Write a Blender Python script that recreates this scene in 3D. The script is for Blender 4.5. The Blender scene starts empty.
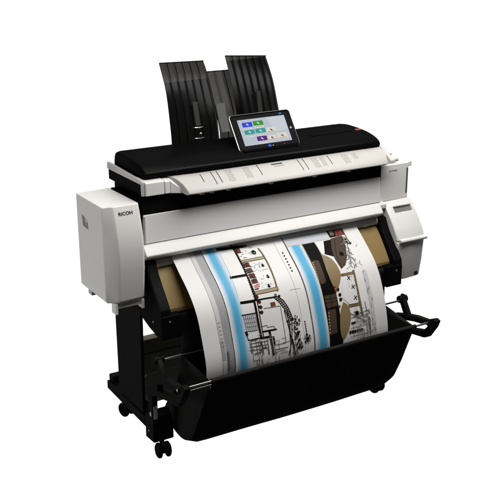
import bpy, bmesh, math, random
from mathutils import Vector, Matrix
random.seed(7)
SC = bpy.context.scene
COL = SC.collection

# ------------------------------------------------------------------ materials
def mat(name, col, rough=0.5, spec=0.5, metal=0.0, noise=0.0, nscale=60.0, bump=0.0, bscale=300.0, coat=0.0):
    m = bpy.data.materials.new(name); m.use_nodes = True
    nt = m.node_tree; b = nt.nodes['Principled BSDF']
    b.inputs['Base Color'].default_value = (*col, 1)
    b.inputs['Roughness'].default_value = rough
    b.inputs['Specular IOR Level'].default_value = spec
    b.inputs['Metallic'].default_value = metal
    b.inputs['Coat Weight'].default_value = coat
    tc = nt.nodes.new('ShaderNodeTexCoord')
    if noise > 0:
        n = nt.nodes.new('ShaderNodeTexNoise'); n.inputs['Scale'].default_value = nscale; n.inputs['Detail'].default_value = 6
        nt.links.new(tc.outputs['Object'], n.inputs['Vector'])
        r = nt.nodes.new('ShaderNodeMapRange')
        r.inputs['To Min'].default_value = 1 - noise; r.inputs['To Max'].default_value = 1 + noise
        nt.links.new(n.outputs['Fac'], r.inputs['Value'])
        mx = nt.nodes.new('ShaderNodeVectorMath'); mx.operation = 'SCALE'
        mx.inputs[0].default_value = col
        nt.links.new(r.outputs['Result'], mx.inputs['Scale'])
        nt.links.new(mx.outputs['Vector'], b.inputs['Base Color'])
    if bump > 0:
        n = nt.nodes.new('ShaderNodeTexNoise'); n.inputs['Scale'].default_value = bscale; n.inputs['Detail'].default_value = 3
        nt.links.new(tc.outputs['Object'], n.inputs['Vector'])
        bp = nt.nodes.new('ShaderNodeBump'); bp.inputs['Strength'].default_value = bump; bp.inputs['Distance'].default_value = 0.002
        nt.links.new(n.outputs['Fac'], bp.inputs['Height'])
        nt.links.new(bp.outputs['Normal'], b.inputs['Normal'])
    return m

def dark(name, col, gloss=.012, rough=.4, noise=.15, nscale=30, bump=0.0, bscale=500):
    # matt dark plastic or steel: a diffuse body with a thin, even sheen
    m = bpy.data.materials.new(name); m.use_nodes = True; nt = m.node_tree; nt.nodes.clear()
    o = nt.nodes.new('ShaderNodeOutputMaterial'); mx = nt.nodes.new('ShaderNodeMixShader'); mx.inputs['Fac'].default_value = gloss
    d = nt.nodes.new('ShaderNodeBsdfDiffuse'); g = nt.nodes.new('ShaderNodeBsdfGlossy'); g.inputs['Roughness'].default_value = rough
    tc = nt.nodes.new('ShaderNodeTexCoord'); n = nt.nodes.new('ShaderNodeTexNoise'); n.inputs['Scale'].default_value = nscale; n.inputs['Detail'].default_value = 5
    nt.links.new(tc.outputs['Object'], n.inputs['Vector'])
    r = nt.nodes.new('ShaderNodeMapRange'); r.inputs['To Min'].default_value = 1 - noise; r.inputs['To Max'].default_value = 1 + noise
    nt.links.new(n.outputs['Fac'], r.inputs['Value'])
    v = nt.nodes.new('ShaderNodeVectorMath'); v.operation = 'SCALE'; v.inputs[0].default_value = col
    nt.links.new(r.outputs['Result'], v.inputs['Scale']); nt.links.new(v.outputs['Vector'], d.inputs['Color'])
    if bump > 0:
        n2 = nt.nodes.new('ShaderNodeTexNoise'); n2.inputs['Scale'].default_value = bscale
        nt.links.new(tc.outputs['Object'], n2.inputs['Vector'])
        bp = nt.nodes.new('ShaderNodeBump'); bp.inputs['Strength'].default_value = bump; bp.inputs['Distance'].default_value = .002
        nt.links.new(n2.outputs['Fac'], bp.inputs['Height'])
        for x in (d, g): nt.links.new(bp.outputs['Normal'], x.inputs['Normal'])
    nt.links.new(d.outputs[0], mx.inputs[1]); nt.links.new(g.outputs[0], mx.inputs[2]); nt.links.new(mx.outputs[0], o.inputs['Surface'])
    return m
M = {}

M['shell'] = mat('warm_white_shell_plastic', (.70, .688, .665), .42, .4, noise=.02, nscale=9, bump=.05, bscale=700)
M['cream'] = mat('cream_feed_plastic', (.44, .425, .40), .45, .35, noise=.02, nscale=12, bump=.05, bscale=700)
M['grey'] = mat('light_grey_plastic', (.46, .455, .445), .45, .4, noise=.03, nscale=10)
M['midgrey'] = mat('mid_grey_plastic', (.22, .22, .225), .45, .4)
M['black'] = dark('black_plastic', (.0045, .0045, .0045), .006, .4, bump=.05)
M['lid'] = dark('satin_black_lid_plastic', (.0028, .0028, .0028), .0055, .3, bump=.03, bscale=600)
M['glass'] = dark('black_screen_glass', (.0012, .0012, .0012), .0022, .25, noise=.05)
M['frame'] = dark('black_powder_coated_steel', (.008, .008, .0078), .008, .42, bump=.06)
M['fabric'] = dark('black_basket_fabric', (.017, .017, .0165), .006, .55, noise=.3, nscale=14, bump=.25, bscale=160)
M['olive'] = dark('dark_olive_sheet_steel', (.36, .36, .28), .012, .5, noise=.12, nscale=6)
M['plate'] = dark('grey_olive_sheet_steel', (.42, .42, .35), .012, .5, noise=.1, nscale=6)
M['gold'] = mat('tan_roll_cover_plastic', (.27, .186, .074), .45, .15, noise=.10, nscale=24, bump=.15, bscale=90)
M['chrome'] = mat('bright_chrome', (.75, .75, .75), .18, .5, metal=1)
M['steel'] = mat('brushed_steel', (.34, .34, .34), .3, .5, metal=1)
M['tube'] = mat('grey_guide_tube', (.62, .62, .63), .4, .5)
M['rubber'] = dark('black_caster_rubber', (.0035, .0035, .0035), .006, .5)
M['ink_black'] = mat('black_lettering', (.012, .012, .012), .6, .2)
M['ink_grey'] = mat('grey_lettering', (.33, .31, .285), .6, .2)
M['red'] = mat('red_badge_plastic', (.36, .006, .009), .35, .2)
M['slotfloor'] = mat('grey_slot_floor', (.16, .16, .162), .5, .3)
M['slot'] = mat('dark_grey_slot', (.05, .05, .052), .6, .2)
M['paper'] = mat('coated_white_paper', (.75, .735, .715), .42, .28, noise=.008, nscale=5)

# front panel: white plastic with a very fine diagonal mesh of printed dots
def panel_mat():
    m = mat('fine_textured_panel', (.73, .725, .715), .40, .4)
    nt = m.node_tree; b = nt.nodes['Principled BSDF']; tc = nt.nodes.new('ShaderNodeTexCoord')
    outs = []
    for rz in (33, -33):
        mp = nt.nodes.new('ShaderNodeMapping'); mp.inputs['Rotation'].default_value = (0, math.radians(rz), 0)
        w = nt.nodes.new('ShaderNodeTexWave'); w.inputs['Scale'].default_value = 62; w.bands_direction = 'X'
        w.inputs['Distortion'].default_value = 0
        nt.links.new(tc.outputs['Object'], mp.inputs['Vector']); nt.links.new(mp.outputs['Vector'], w.inputs['Vector'])
        outs.append(w.outputs['Fac'])
    mu = nt.nodes.new('ShaderNodeMath'); mu.operation = 'MULTIPLY'
    nt.links.new(outs[0], mu.inputs[0]); nt.links.new(outs[1], mu.inputs[1])
    r = nt.nodes.new('ShaderNodeMapRange'); r.inputs['To Min'].default_value = 1.01; r.inputs['To Max'].default_value = .955
    nt.links.new(mu.outputs[0], r.inputs['Value'])
    s = nt.nodes.new('ShaderNodeVectorMath'); s.operation = 'SCALE'; s.inputs[0].default_value = (.73, .725, .715)
    nt.links.new(r.outputs['Result'], s.inputs['Scale']); nt.links.new(s.outputs['Vector'], b.inputs['Base Color'])
    return m
M['panel'] = panel_mat()

# smoked translucent acrylic of the document guides
def smoke_mat(name, tint, gloss=.06):
    m = bpy.data.materials.new(name); m.use_nodes = True; nt = m.node_tree; nt.nodes.clear()
    o = nt.nodes.new('ShaderNodeOutputMaterial'); mx = nt.nodes.new('ShaderNodeMixShader')
    t = nt.nodes.new('ShaderNodeBsdfTransparent'); t.inputs['Color'].default_value = (*tint, 1)
    g = nt.nodes.new('ShaderNodeBsdfGlossy'); g.inputs['Roughness'].default_value = .25; g.inputs['Color'].default_value = (.25, .25, .25, 1)
    mx.inputs['Fac'].default_value = gloss
    nt.links.new(t.outputs[0], mx.inputs[1]); nt.links.new(g.outputs[0], mx.inputs[2]); nt.links.new(mx.outputs[0], o.inputs['Surface'])
    return m
M['smoke'] = smoke_mat('smoked_guide_acrylic', (.040, .038, .037), .026)
M['smoke_dark'] = smoke_mat('second_smoked_layer', (.12, .12, .12), .03)
M['clip_grey'] = mat('grey_clip_plastic', (.062, .059, .058), .35, .15)
M['clip_dark'] = mat('dark_clip_plastic', (.022, .021, .020), .35, .2)
M['smoke_light'] = smoke_mat('pale_smoked_acrylic', (.036, .034, .033), .02)

def emit_mat(name, col, k):
    m = mat(name, (0.0012, 0.0012, 0.0012), .35, .03); b = m.node_tree.nodes['Principled BSDF']
    b.inputs['Emission Color'].default_value = (*col, 1); b.inputs['Emission Strength'].default_value = k
    return m
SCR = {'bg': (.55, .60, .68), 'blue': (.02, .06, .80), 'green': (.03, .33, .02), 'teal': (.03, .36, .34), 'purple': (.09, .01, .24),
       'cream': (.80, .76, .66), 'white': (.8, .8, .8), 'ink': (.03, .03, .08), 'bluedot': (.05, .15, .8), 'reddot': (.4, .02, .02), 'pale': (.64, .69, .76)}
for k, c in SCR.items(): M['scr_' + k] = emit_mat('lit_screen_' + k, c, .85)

INKC = {'k': (.012, .011, .010), 'g1': (.13, .13, .135), 'g2': (.34, .34, .345), 'g3': (.56, .56, .565), 'g5': (.46, .46, .465), 'g4': (.52, .53, .55), 'w2': (.74, .73, .72),
        'red': (.20, .018, .012), 'dred': (.075, .010, .009), 'pink': (.50, .17, .15),
        'brn': (.066, .043, .029), 'brn2': (.16, .055, .02), 'dk2': (.020, .012, .009), 'tan': (.235, .172, .084), 'gold': (.36, .29, .17), 'dgold': (.17, .115, .05), 'olive': (.15, .14, .09), 'dgrn': (.02, .035, .015)}
_w, _b = (.74, .745, .745), (.045, .36, .60)
for i in range(10):
    INKC['u%d' % i] = tuple(_w[j] * (1 - (i + .5) / 10) + _b[j] * (i + .5) / 10 for j in range(3))
for k, c in INKC.items(): M['ink_' + k] = M.get('ink_' + k) or (dark('plot_ink_' + k, tuple(v * .55 for v in c), .004, .4, noise=.05) if max(c) < .03 else mat('plot_ink_' + k, c, .45, .12 if max(c) < .2 else .28))

# ------------------------------------------------------------------ mesh helpers
def finish(name, bm, m, parent=None, bevel=0.0, segs=2, angle=32):
    bmesh.ops.remove_doubles(bm, verts=bm.verts, dist=1e-6)
    bmesh.ops.recalc_face_normals(bm, faces=bm.faces)
    me = bpy.data.meshes.new(name); bm.to_mesh(me); bm.free()
    for x in (m if isinstance(m, (list, tuple)) else [m]): me.materials.append(x)
    o = bpy.data.objects.new(name, me); COL.objects.link(o)
    if parent: o.parent = parent
    for p in me.polygons: p.use_smooth = True
    me.set_sharp_from_angle(angle=math.radians(angle))
    if bevel > 0:
        md = o.modifiers.new('bevel', 'BEVEL'); md.width = bevel; md.segments = segs; md.limit_method = 'ANGLE'
        md.angle_limit = math.radians(30); md.harden_normals = True
    return o
def NB(): return bmesh.new()
def prism_x(bm, prof, x0, x1, mi=0, prof1=None):
    prof1 = prof1 or prof
    a = [bm.verts.new((x0, y, z)) for y, z in prof]; b = [bm.verts.new((x1, y, z)) for y, z in prof1]
    n = len(prof); fs = [bm.faces.new(a), bm.faces.new(b[::-1])]
    for i in range(n): fs.append(bm.faces.new((a[i], b[i], b[(i + 1) % n], a[(i + 1) % n])))
    for f in fs: f.material_index = mi
def prism_y(bm, prof, y0, y1, mi=0):
    a = [bm.verts.new((x, y0, z)) for x, z in prof]; b = [bm.verts.new((x, y1, z)) for x, z in prof]
    n = len(prof); fs = [bm.faces.new(a), bm.faces.new(b[::-1])]
    for i in range(n): fs.append(bm.faces.new((a[i], b[i], b[(i + 1) % n], a[(i + 1) % n])))
    for f in fs: f.material_index = mi
def box(bm, x0, x1, y0, y1, z0, z1, mi=0): prism_x(bm, [(y0, z0), (y1, z0), (y1, z1), (y0, z1)], x0, x1, mi)
def loft(bm, rings):
    R = [[bm.verts.new(p) for p in r] for r in rings]; n = len(R[0])
    for a, b in zip(R[:-1], R[1:]):
        for i in range(n): bm.faces.new((a[i], b[i], b[(i + 1) % n], a[(i + 1) % n]))
    bm.faces.new(R[0]); bm.faces.new(R[-1][::-1])
def tube(bm, p0, p1, r, n=20, r1=None, mi=0):
    p0, p1 = Vector(p0), Vector(p1); d = (p1 - p0).normalized(); r1 = r if r1 is None else r1
    u = d.orthogonal().normalized(); v = d.cross(u)
    A = [bm.verts.new(p0 + (u * math.cos(t) + v * math.sin(t)) * r) for t in [2 * math.pi * i / n for i in range(n)]]
    B = [bm.verts.new(p1 + (u * math.cos(t) + v * math.sin(t)) * r1) for t in [2 * math.pi * i / n for i in range(n)]]
    fs = [bm.faces.new(A[::-1]), bm.faces.new(B)]
    for i in range(n): fs.append(bm.faces.new((A[i], A[(i + 1) % n], B[(i + 1) % n], B[i])))
    for f in fs: f.material_index = mi
def ball(bm, c, r, sx=1, sy=1, sz=1):
    bmesh.ops.create_uvsphere(bm, u_segments=20, v_segments=12, radius=r, matrix=Matrix.Translation(c) @ Matrix.Diagonal((sx, sy, sz, 1)))
def ring_prism_x(bm, outer, inner, x0, x1):
    n = len(outer); V = {}
    for k, pr in (('o', outer), ('i', inner)):
        for s, x in ((0, x0), (1, x1)): V[k, s] = [bm.verts.new((x, y, z)) for y, z in pr]
    for i in range(n):
        j = (i + 1) % n
        bm.faces.new((V['o', 0][i], V['o', 0][j], V['i', 0][j], V['i', 0][i])); bm.faces.new((V['o', 1][i], V['i', 1][i], V['i', 1][j], V['o', 1][j]))
        bm.faces.new((V['o', 0][i], V['o', 1][i], V['o', 1][j], V['o', 0][j])); bm.faces.new((V['i', 0][i], V['i', 0][j], V['i', 1][j], V['i', 1][i]))
def smooth_line(pts, k=4):
    out = []; P = [Vector(p) for p in pts]
    for i in range(len(P) - 1):
        p0 = P[max(i - 1, 0)]; p1 = P[i]; p2 = P[i + 1]; p3 = P[min(i + 2, len(P) - 1)]
        for j in range(k):
            t = j / k
            out.append(tuple(.5 * ((2 * p1) + (p2 - p0) * t + (2 * p0 - 5 * p1 + 4 * p2 - p3) * t * t + (3 * p1 - p0 - 3 * p2 + p3) * t ** 3)))
    out.append(tuple(P[-1])); return out
def carve(o, cutter_bm):
    """cut a recess into o's mesh and keep the result"""
    me = bpy.data.meshes.new('cutter'); bmesh.ops.recalc_face_normals(cutter_bm, faces=cutter_bm.faces); cutter_bm.to_mesh(me); cutter_bm.free()
    c = bpy.data.objects.new('cutter', me); COL.objects.link(c)
    md = o.modifiers.new('cut', 'BOOLEAN'); md.object = c; md.operation = 'DIFFERENCE'; md.solver = 'EXACT'
    bev = o.modifiers.get('bevel'); show = None
    if bev: bev.show_viewport = False
    bpy.context.view_layer.update()
    dg = bpy.context.evaluated_depsgraph_get()
    nm = bpy.data.meshes.new_from_object(o.evaluated_get(dg)); old = o.data; nm.name = old.name
    o.modifiers.remove(md); o.data = nm
    for p in nm.polygons: p.use_smooth = True
    nm.set_sharp_from_angle(angle=math.radians(32))
    if bev: bev.show_viewport = True
    bpy.data.objects.remove(c); 
def lettering(name, text, size, loc, rot, m, parent, extrude=.0004, offset=0.0, sx=1.0):
    cu = bpy.data.curves.new(name, 'FONT'); cu.body = text; cu.size = size; cu.extrude = extrude; cu.offset = offset
    cu.align_x = 'CENTER'; cu.align_y = 'CENTER'
    t = bpy.data.objects.new(name, cu); COL.objects.link(t); bpy.context.view_layer.update()
    me = bpy.data.meshes.new_from_object(t.evaluated_get(bpy.context.evaluated_depsgraph_get()))
    bpy.data.objects.remove(t); me.materials.clear(); me.materials.append(m); me.name = name
    o = bpy.data.objects.new(name, me); COL.objects.link(o); o.location = loc; o.rotation_euler = rot; o.scale = (sx, 1, 1); o.parent = parent
    return o
def empty(name, loc=(0, 0, 0)):
    o = bpy.data.objects.new(name, None); COL.objects.link(o); o.location = loc; o.empty_display_size = .1
    return o

LCURVE=[(-0.2700,0.8620),(-0.2812,0.8558),(-0.2923,0.8494),(-0.3032,0.8428),(-0.3140,0.8358),(-0.3245,0.8285),(-0.3348,0.8209),(-0.3449,0.8131),(-0.3550,0.8052),(-0.3651,0.7973),(-0.3752,0.7894),(-0.3855,0.7817),(-0.3959,0.7742),(-0.4063,0.7667),(-0.4166,0.7591),(-0.4268,0.7513),(-0.4367,0.7433),(-0.4464,0.7349),(-0.4559,0.7261),(-0.4650,0.7171),(-0.4739,0.7077),(-0.4823,0.6980),(-0.4903,0.6880),(-0.4978,0.6777),(-0.5046,0.6670),(-0.5109,0.6560),(-0.5165,0.6446),(-0.5217,0.6329),(-0.5264,0.6210),(-0.5308,0.6089),(-0.5351,0.5967),(-0.5393,0.5845),(-0.5436,0.5723),(-0.5480,0.5601),(-0.5524,0.5478),(-0.5568,0.5355),(-0.5610,0.5232),(-0.5648,0.5108),(-0.5681,0.4984),(-0.5707,0.4859),(-0.5725,0.4734),(-0.5735,0.4608),(-0.5734,0.4482),(-0.5725,0.4356),(-0.5709,0.4230),(-0.5685,0.4104),(-0.5654,0.3980),(-0.5616,0.3858),(-0.5573,0.3738),(-0.5524,0.3620),(-0.5471,0.3503),(-0.5414,0.3388),(-0.5355,0.3273),(-0.5295,0.3160),(-0.5232,0.3048),(-0.5168,0.2938),(-0.5102,0.2828),(-0.5035,0.2718),(-0.4967,0.2609),(-0.4900,0.2500)]
RCURVE=[(-0.2620,0.8500),(-0.2728,0.8437),(-0.2836,0.8373),(-0.2942,0.8307),(-0.3046,0.8237),(-0.3148,0.8165),(-0.3248,0.8089),(-0.3346,0.8011),(-0.3443,0.7931),(-0.3538,0.7850),(-0.3633,0.7768),(-0.3728,0.7685),(-0.3822,0.7602),(-0.3916,0.7519),(-0.4010,0.7436),(-0.4104,0.7352),(-0.4197,0.7267),(-0.4288,0.7180),(-0.4375,0.7091),(-0.4459,0.6999),(-0.4537,0.6903),(-0.4611,0.6804),(-0.4680,0.6700),(-0.4745,0.6593),(-0.4805,0.6483),(-0.4863,0.6371),(-0.4917,0.6257),(-0.4970,0.6142),(-0.5020,0.6027),(-0.5069,0.5911),(-0.5116,0.5794),(-0.5161,0.5677),(-0.5203,0.5560),(-0.5244,0.5441),(-0.5283,0.5322),(-0.5319,0.5201),(-0.5354,0.5081),(-0.5386,0.4959),(-0.5417,0.4837),(-0.5446,0.4715),(-0.5474,0.4592),(-0.5500,0.4469),(-0.5521,0.4346),(-0.5536,0.4223),(-0.5541,0.4100),(-0.5535,0.3977),(-0.5519,0.3854),(-0.5492,0.3732),(-0.5457,0.3611),(-0.5416,0.3492),(-0.5370,0.3374),(-0.5319,0.3258),(-0.5265,0.3145),(-0.5206,0.3034),(-0.5144,0.2926),(-0.5078,0.2820),(-0.5009,0.2714),(-0.4940,0.2609),(-0.4870,0.2505),(-0.4800,0.2400)]
# plan drawing in sheet coordinates: (line | polygon | dot, colour, layer, width, [(across, along), ...])
INK=[('p','g3',1,0.0,[(0.082,0.05),(0.104,0.05),(0.104,0.75),(0.082,0.75)]),
('p','g5',1,0.0,[(0.104,0.05),(0.143,0.05),(0.143,0.75),(0.104,0.75)]),
('l','g1',2,0.0013,[(0.105,0.05),(0.142,0.068)]),
('l','g1',2,0.0013,[(0.105,0.0575),(0.142,0.0755)]),
('l','g1',2,0.0013,[(0.105,0.065),(0.142,0.083)]),
('l','g1',2,0.0013,[(0.105,0.0725),(0.142,0.0905)]),
('l','g1',2,0.0013,[(0.105,0.08),(0.142,0.098)]),
('l','g1',2,0.0013,[(0.105,0.0875),(0.142,0.1055)]),
('l','g1',2,0.0013,[(0.105,0.095),(0.142,0.113)]),
('l','g1',2,0.0013,[(0.105,0.1025),(0.142,0.1205)]),
('l','g1',2,0.0013,[(0.105,0.11),(0.142,0.128)]),
('l','g1',2,0.0013,[(0.105,0.1175),(0.142,0.1355)]),
('l','g1',2,0.0013,[(0.105,0.125),(0.142,0.143)]),
('l','g1',2,0.0013,[(0.105,0.1325),(0.142,0.1505)]),
('l','g1',2,0.0013,[(0.105,0.14),(0.142,0.158)]),
('l','g1',2,0.0013,[(0.105,0.1475),(0.142,0.1655)]),
('l','g1',2,0.0013,[(0.105,0.155),(0.142,0.173)]),
('l','g1',2,0.0013,[(0.105,0.1625),(0.142,0.1805)]),
('l','g1',2,0.0013,[(0.105,0.17),(0.142,0.188)]),
('l','g1',2,0.0013,[(0.105,0.1775),(0.142,0.1955)]),
('l','g1',2,0.0013,[(0.105,0.185),(0.142,0.203)]),
('l','g1',2,0.0013,[(0.105,0.1925),(0.142,0.2105)]),
('l','g1',2,0.0013,[(0.105,0.2),(0.142,0.218)]),
('l','g1',2,0.0013,[(0.105,0.2075),(0.142,0.2255)]),
('l','g1',2,0.0013,[(0.105,0.215),(0.142,0.233)]),
('l','g1',2,0.0013,[(0.105,0.2225),(0.142,0.2405)]),
('l','g1',2,0.0013,[(0.105,0.23),(0.142,0.248)]),
('l','g1',2,0.0013,[(0.105,0.2375),(0.142,0.2555)]),
('l','g1',2,0.0013,[(0.105,0.245),(0.142,0.263)]),
('l','g1',2,0.0013,[(0.105,0.2525),(0.142,0.2705)]),
('l','g1',2,0.0013,[(0.105,0.26),(0.142,0.278)]),
('l','g1',2,0.0013,[(0.105,0.2675),(0.142,0.2855)]),
('l','g1',2,0.0013,[(0.105,0.275),(0.142,0.293)]),
('l','g1',2,0.0013,[(0.105,0.2825),(0.142,0.3005)]),
('l','g1',2,0.0013,[(0.105,0.29),(0.142,0.308)]),
('l','g1',2,0.0013,[(0.105,0.2975),(0.142,0.3155)]),
('l','g1',2,0.0013,[(0.105,0.305),(0.142,0.323)]),
('l','g1',2,0.0013,[(0.105,0.3125),(0.142,0.3305)]),
('l','g1',2,0.0013,[(0.105,0.32),(0.142,0.338)]),
('l','g1',2,0.0013,[(0.105,0.3275),(0.142,0.3455)]),
('l','g1',2,0.0013,[(0.105,0.335),(0.142,0.353)]),
('l','g1',2,0.0013,[(0.105,0.3425),(0.142,0.3605)]),
('l','g1',2,0.0013,[(0.105,0.35),(0.142,0.368)]),
('l','g1',2,0.0013,[(0.105,0.3575),(0.142,0.3755)]),
('l','g1',2,0.0013,[(0.105,0.365),(0.142,0.383)]),
('l','g1',2,0.0013,[(0.105,0.3725),(0.142,0.3905)]),
('l','g1',2,0.0013,[(0.105,0.38),(0.142,0.398)]),
('l','g1',2,0.0013,[(0.105,0.3875),(0.142,0.4055)]),
('l','g1',2,0.0013,[(0.105,0.395),(0.142,0.413)]),
('l','g1',2,0.0013,[(0.105,0.4025),(0.142,0.4205)]),
('l','g1',2,0.0013,[(0.105,0.41),(0.142,0.428)]),
('l','g1',2,0.0013,[(0.105,0.4175),(0.142,0.4355)]),
('l','g1',2,0.0013,[(0.105,0.425),(0.142,0.443)]),
('l','g1',2,0.0013,[(0.105,0.4325),(0.142,0.4505)]),
('l','g1',2,0.0013,[(0.105,0.44),(0.142,0.458)]),
('l','g1',2,0.0013,[(0.105,0.4475),(0.142,0.4655)]),
('l','g1',2,0.0013,[(0.105,0.455),(0.142,0.473)]),
('l','g1',2,0.0013,[(0.105,0.4625),(0.142,0.4805)]),
('l','g1',2,0.0013,[(0.105,0.47),(0.142,0.488)]),
('l','g1',2,0.0013,[(0.105,0.4775),(0.142,0.4955)]),
('l','g1',2,0.0013,[(0.105,0.485),(0.142,0.503)]),
('l','g1',2,0.0013,[(0.105,0.4925),(0.142,0.5105)]),
('l','g1',2,0.0013,[(0.105,0.5),(0.142,0.518)]),
('l','g1',2,0.0013,[(0.105,0.5075),(0.142,0.5255)]),
('l','g1',2,0.0013,[(0.105,0.515),(0.142,0.533)]),
('l','g1',2,0.0013,[(0.105,0.5225),(0.142,0.5405)]),
('l','g1',2,0.0013,[(0.105,0.53),(0.142,0.548)]),
('l','g1',2,0.0013,[(0.105,0.5375),(0.142,0.5555)]),
('l','g1',2,0.0013,[(0.105,0.545),(0.142,0.563)]),
('l','g1',2,0.0013,[(0.105,0.5525),(0.142,0.5705)]),
('l','g1',2,0.0013,[(0.105,0.56),(0.142,0.578)]),
('l','g1',2,0.0013,[(0.105,0.5675),(0.142,0.5855)]),
('l','g1',2,0.0013,[(0.105,0.575),(0.142,0.593)]),
('l','g1',2,0.0013,[(0.105,0.5825),(0.142,0.6005)]),
('l','g1',2,0.0013,[(0.105,0.59),(0.142,0.608)]),
('l','g1',2,0.0013,[(0.105,0.5975),(0.142,0.6155)]),
('l','g1',2,0.0013,[(0.105,0.605),(0.142,0.623)]),
('l','g1',2,0.0013,[(0.105,0.6125),(0.142,0.6305)]),
('l','g1',2,0.0013,[(0.105,0.62),(0.142,0.638)]),
('l','g1',2,0.0013,[(0.105,0.6275),(0.142,0.6455)]),
('l','g1',2,0.0013,[(0.105,0.635),(0.142,0.653)]),
('l','g1',2,0.0013,[(0.105,0.6425),(0.142,0.6605)]),
('l','g1',2,0.0013,[(0.105,0.65),(0.142,0.668)]),
('l','g1',2,0.0013,[(0.105,0.6575),(0.142,0.6755)]),
('l','g1',2,0.0013,[(0.105,0.665),(0.142,0.683)]),
('l','g1',2,0.0013,[(0.105,0.6725),(0.142,0.6905)]),
('l','g1',2,0.0013,[(0.105,0.68),(0.142,0.698)]),
('l','g1',2,0.0013,[(0.105,0.6875),(0.142,0.7055)]),
('l','g1',2,0.0013,[(0.105,0.695),(0.142,0.713)]),
('l','g1',2,0.0013,[(0.105,0.7025),(0.142,0.7205)]),
('l','g1',2,0.0013,[(0.105,0.71),(0.142,0.728)]),
('l','g1',2,0.0013,[(0.105,0.7175),(0.142,0.7355)]),
('l','g1',2,0.0013,[(0.105,0.725),(0.142,0.743)]),
('l','g1',2,0.0013,[(0.105,0.7325),(0.142,0.7505)]),
('l','g1',2,0.0013,[(0.105,0.74),(0.142,0.758)]),
('l','k',3,0.0028,[(0.1445,0.05),(0.1445,0.75)]),
('l','g2',3,0.0012,[(0.083,0.05),(0.083,0.75)]),
('p','g2',2,0.0,[(0.084,0.56),(0.1,0.56),(0.1,0.66),(0.084,0.66)]),
('p','g1',3,0.0,[(0.106,0.62),(0.118,0.62),(0.118,0.72),(0.106,0.72)]),
('l','g1',3,0.002,[(0.088,0.47),(0.099,0.47)]),
('l','g1',3,0.002,[(0.088,0.49),(0.099,0.49)]),
('l','g1',3,0.002,[(0.088,0.51),(0.099,0.51)]),
('l','g1',3,0.002,[(0.088,0.53),(0.099,0.53)]),
('l','g1',3,0.002,[(0.088,0.55),(0.099,0.55)]),
('l','g1',3,0.002,[(0.088,0.57),(0.099,0.57)]),
('l','g1',3,0.002,[(0.088,0.59),(0.099,0.59)]),
('p','u0',1,0.0,[(0.146,0.05),(0.1502,0.05),(0.1502,0.75),(0.146,0.75)]),
('p','u0',1,0.0,[(0.1499,0.05),(0.1541,0.05),(0.1541,0.75),(0.1499,0.75)]),
('p','u1',1,0.0,[(0.1538,0.05),(0.158,0.05),(0.158,0.75),(0.1538,0.75)]),
('p','u3',1,0.0,[(0.1577,0.05),(0.1619,0.05),(0.1619,0.75),(0.1577,0.75)]),
('p','u4',1,0.0,[(0.1616,0.05),(0.1658,0.05),(0.1658,0.75),(0.1616,0.75)]),
('p','u6',1,0.0,[(0.1655,0.05),(0.1698,0.05),(0.1698,0.75),(0.1655,0.75)]),
('p','u7',1,0.0,[(0.1695,0.05),(0.1737,0.05),(0.1737,0.75),(0.1695,0.75)]),
('p','u9',1,0.0,[(0.1734,0.05),(0.1776,0.05),(0.1776,0.75),(0.1734,0.75)]),
('p','u9',1,0.0,[(0.1773,0.05),(0.1815,0.05),(0.1815,0.75),(0.1773,0.75)]),
('p','u9',1,0.0,[(0.1812,0.05),(0.1854,0.05),(0.1854,0.75),(0.1812,0.75)]),
('p','u9',1,0.0,[(0.1851,0.05),(0.1893,0.05),(0.1893,0.75),(0.1851,0.75)]),
('p','u9',1,0.0,[(0.189,0.05),(0.1932,0.05),(0.1932,0.75),(0.189,0.75)]),
('p','u9',1,0.0,[(0.1929,0.05),(0.1971,0.05),(0.1971,0.75),(0.1929,0.75)]),
('p','u8',1,0.0,[(0.1968,0.05),(0.201,0.05),(0.201,0.75),(0.1968,0.75)]),
('p','u7',1,0.0,[(0.2007,0.05),(0.2049,0.05),(0.2049,0.75),(0.2007,0.75)]),
('p','u6',1,0.0,[(0.2046,0.05),(0.2088,0.05),(0.2088,0.75),(0.2046,0.75)]),
('p','u4',1,0.0,[(0.2085,0.05),(0.2128,0.05),(0.2128,0.75),(0.2085,0.75)]),
('p','u3',1,0.0,[(0.2125,0.05),(0.2167,0.05),(0.2167,0.75),(0.2125,0.75)]),
('p','u2',1,0.0,[(0.2164,0.05),(0.2206,0.05),(0.2206,0.75),(0.2164,0.75)]),
('p','u1',1,0.0,[(0.2203,0.05),(0.2245,0.05),(0.2245,0.75),(0.2203,0.75)]),
('p','u0',1,0.0,[(0.2242,0.05),(0.2284,0.05),(0.2284,0.75),(0.2242,0.75)]),
('p','u0',1,0.0,[(0.2281,0.05),(0.2323,0.05),(0.2323,0.75),(0.2281,0.75)]),
('l','g2',3,0.0016,[(0.2272,0.0951),(0.2269,0.2122),(0.2174,0.3603)]),
('l','k',3,0.0135,[(0.2203,0.068),(0.304,0.0738),(0.3719,0.0775)]),
('l','g1',3,0.0041,[(0.223,0.0753),(0.2448,0.0777)]),
('l','k',3,0.0108,[(0.2174,0.2499),(0.2968,0.2517)]),
('l','k',3,0.0108,[(0.2189,0.3954),(0.2892,0.4002)]),
('d','k',4,0.0099,[(0.3025,0.06)]),
('d','k',4,0.0099,[(0.3033,0.0732)]),
('d','k',4,0.0099,[(0.3041,0.0864)]),
('d','k',4,0.0099,[(0.3048,0.0996)]),
('d','k',4,0.0099,[(0.3054,0.1128)]),
('d','k',4,0.0099,[(0.3059,0.126)]),
('d','k',4,0.0099,[(0.3062,0.1392)]),
('d','k',4,0.0099,[(0.3064,0.1524)]),
('d','k',4,0.0099,[(0.3065,0.1656)]),
('d','k',4,0.0099,[(0.3064,0.1788)]),
('d','k',4,0.0099,[(0.3061,0.192)]),
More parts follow.
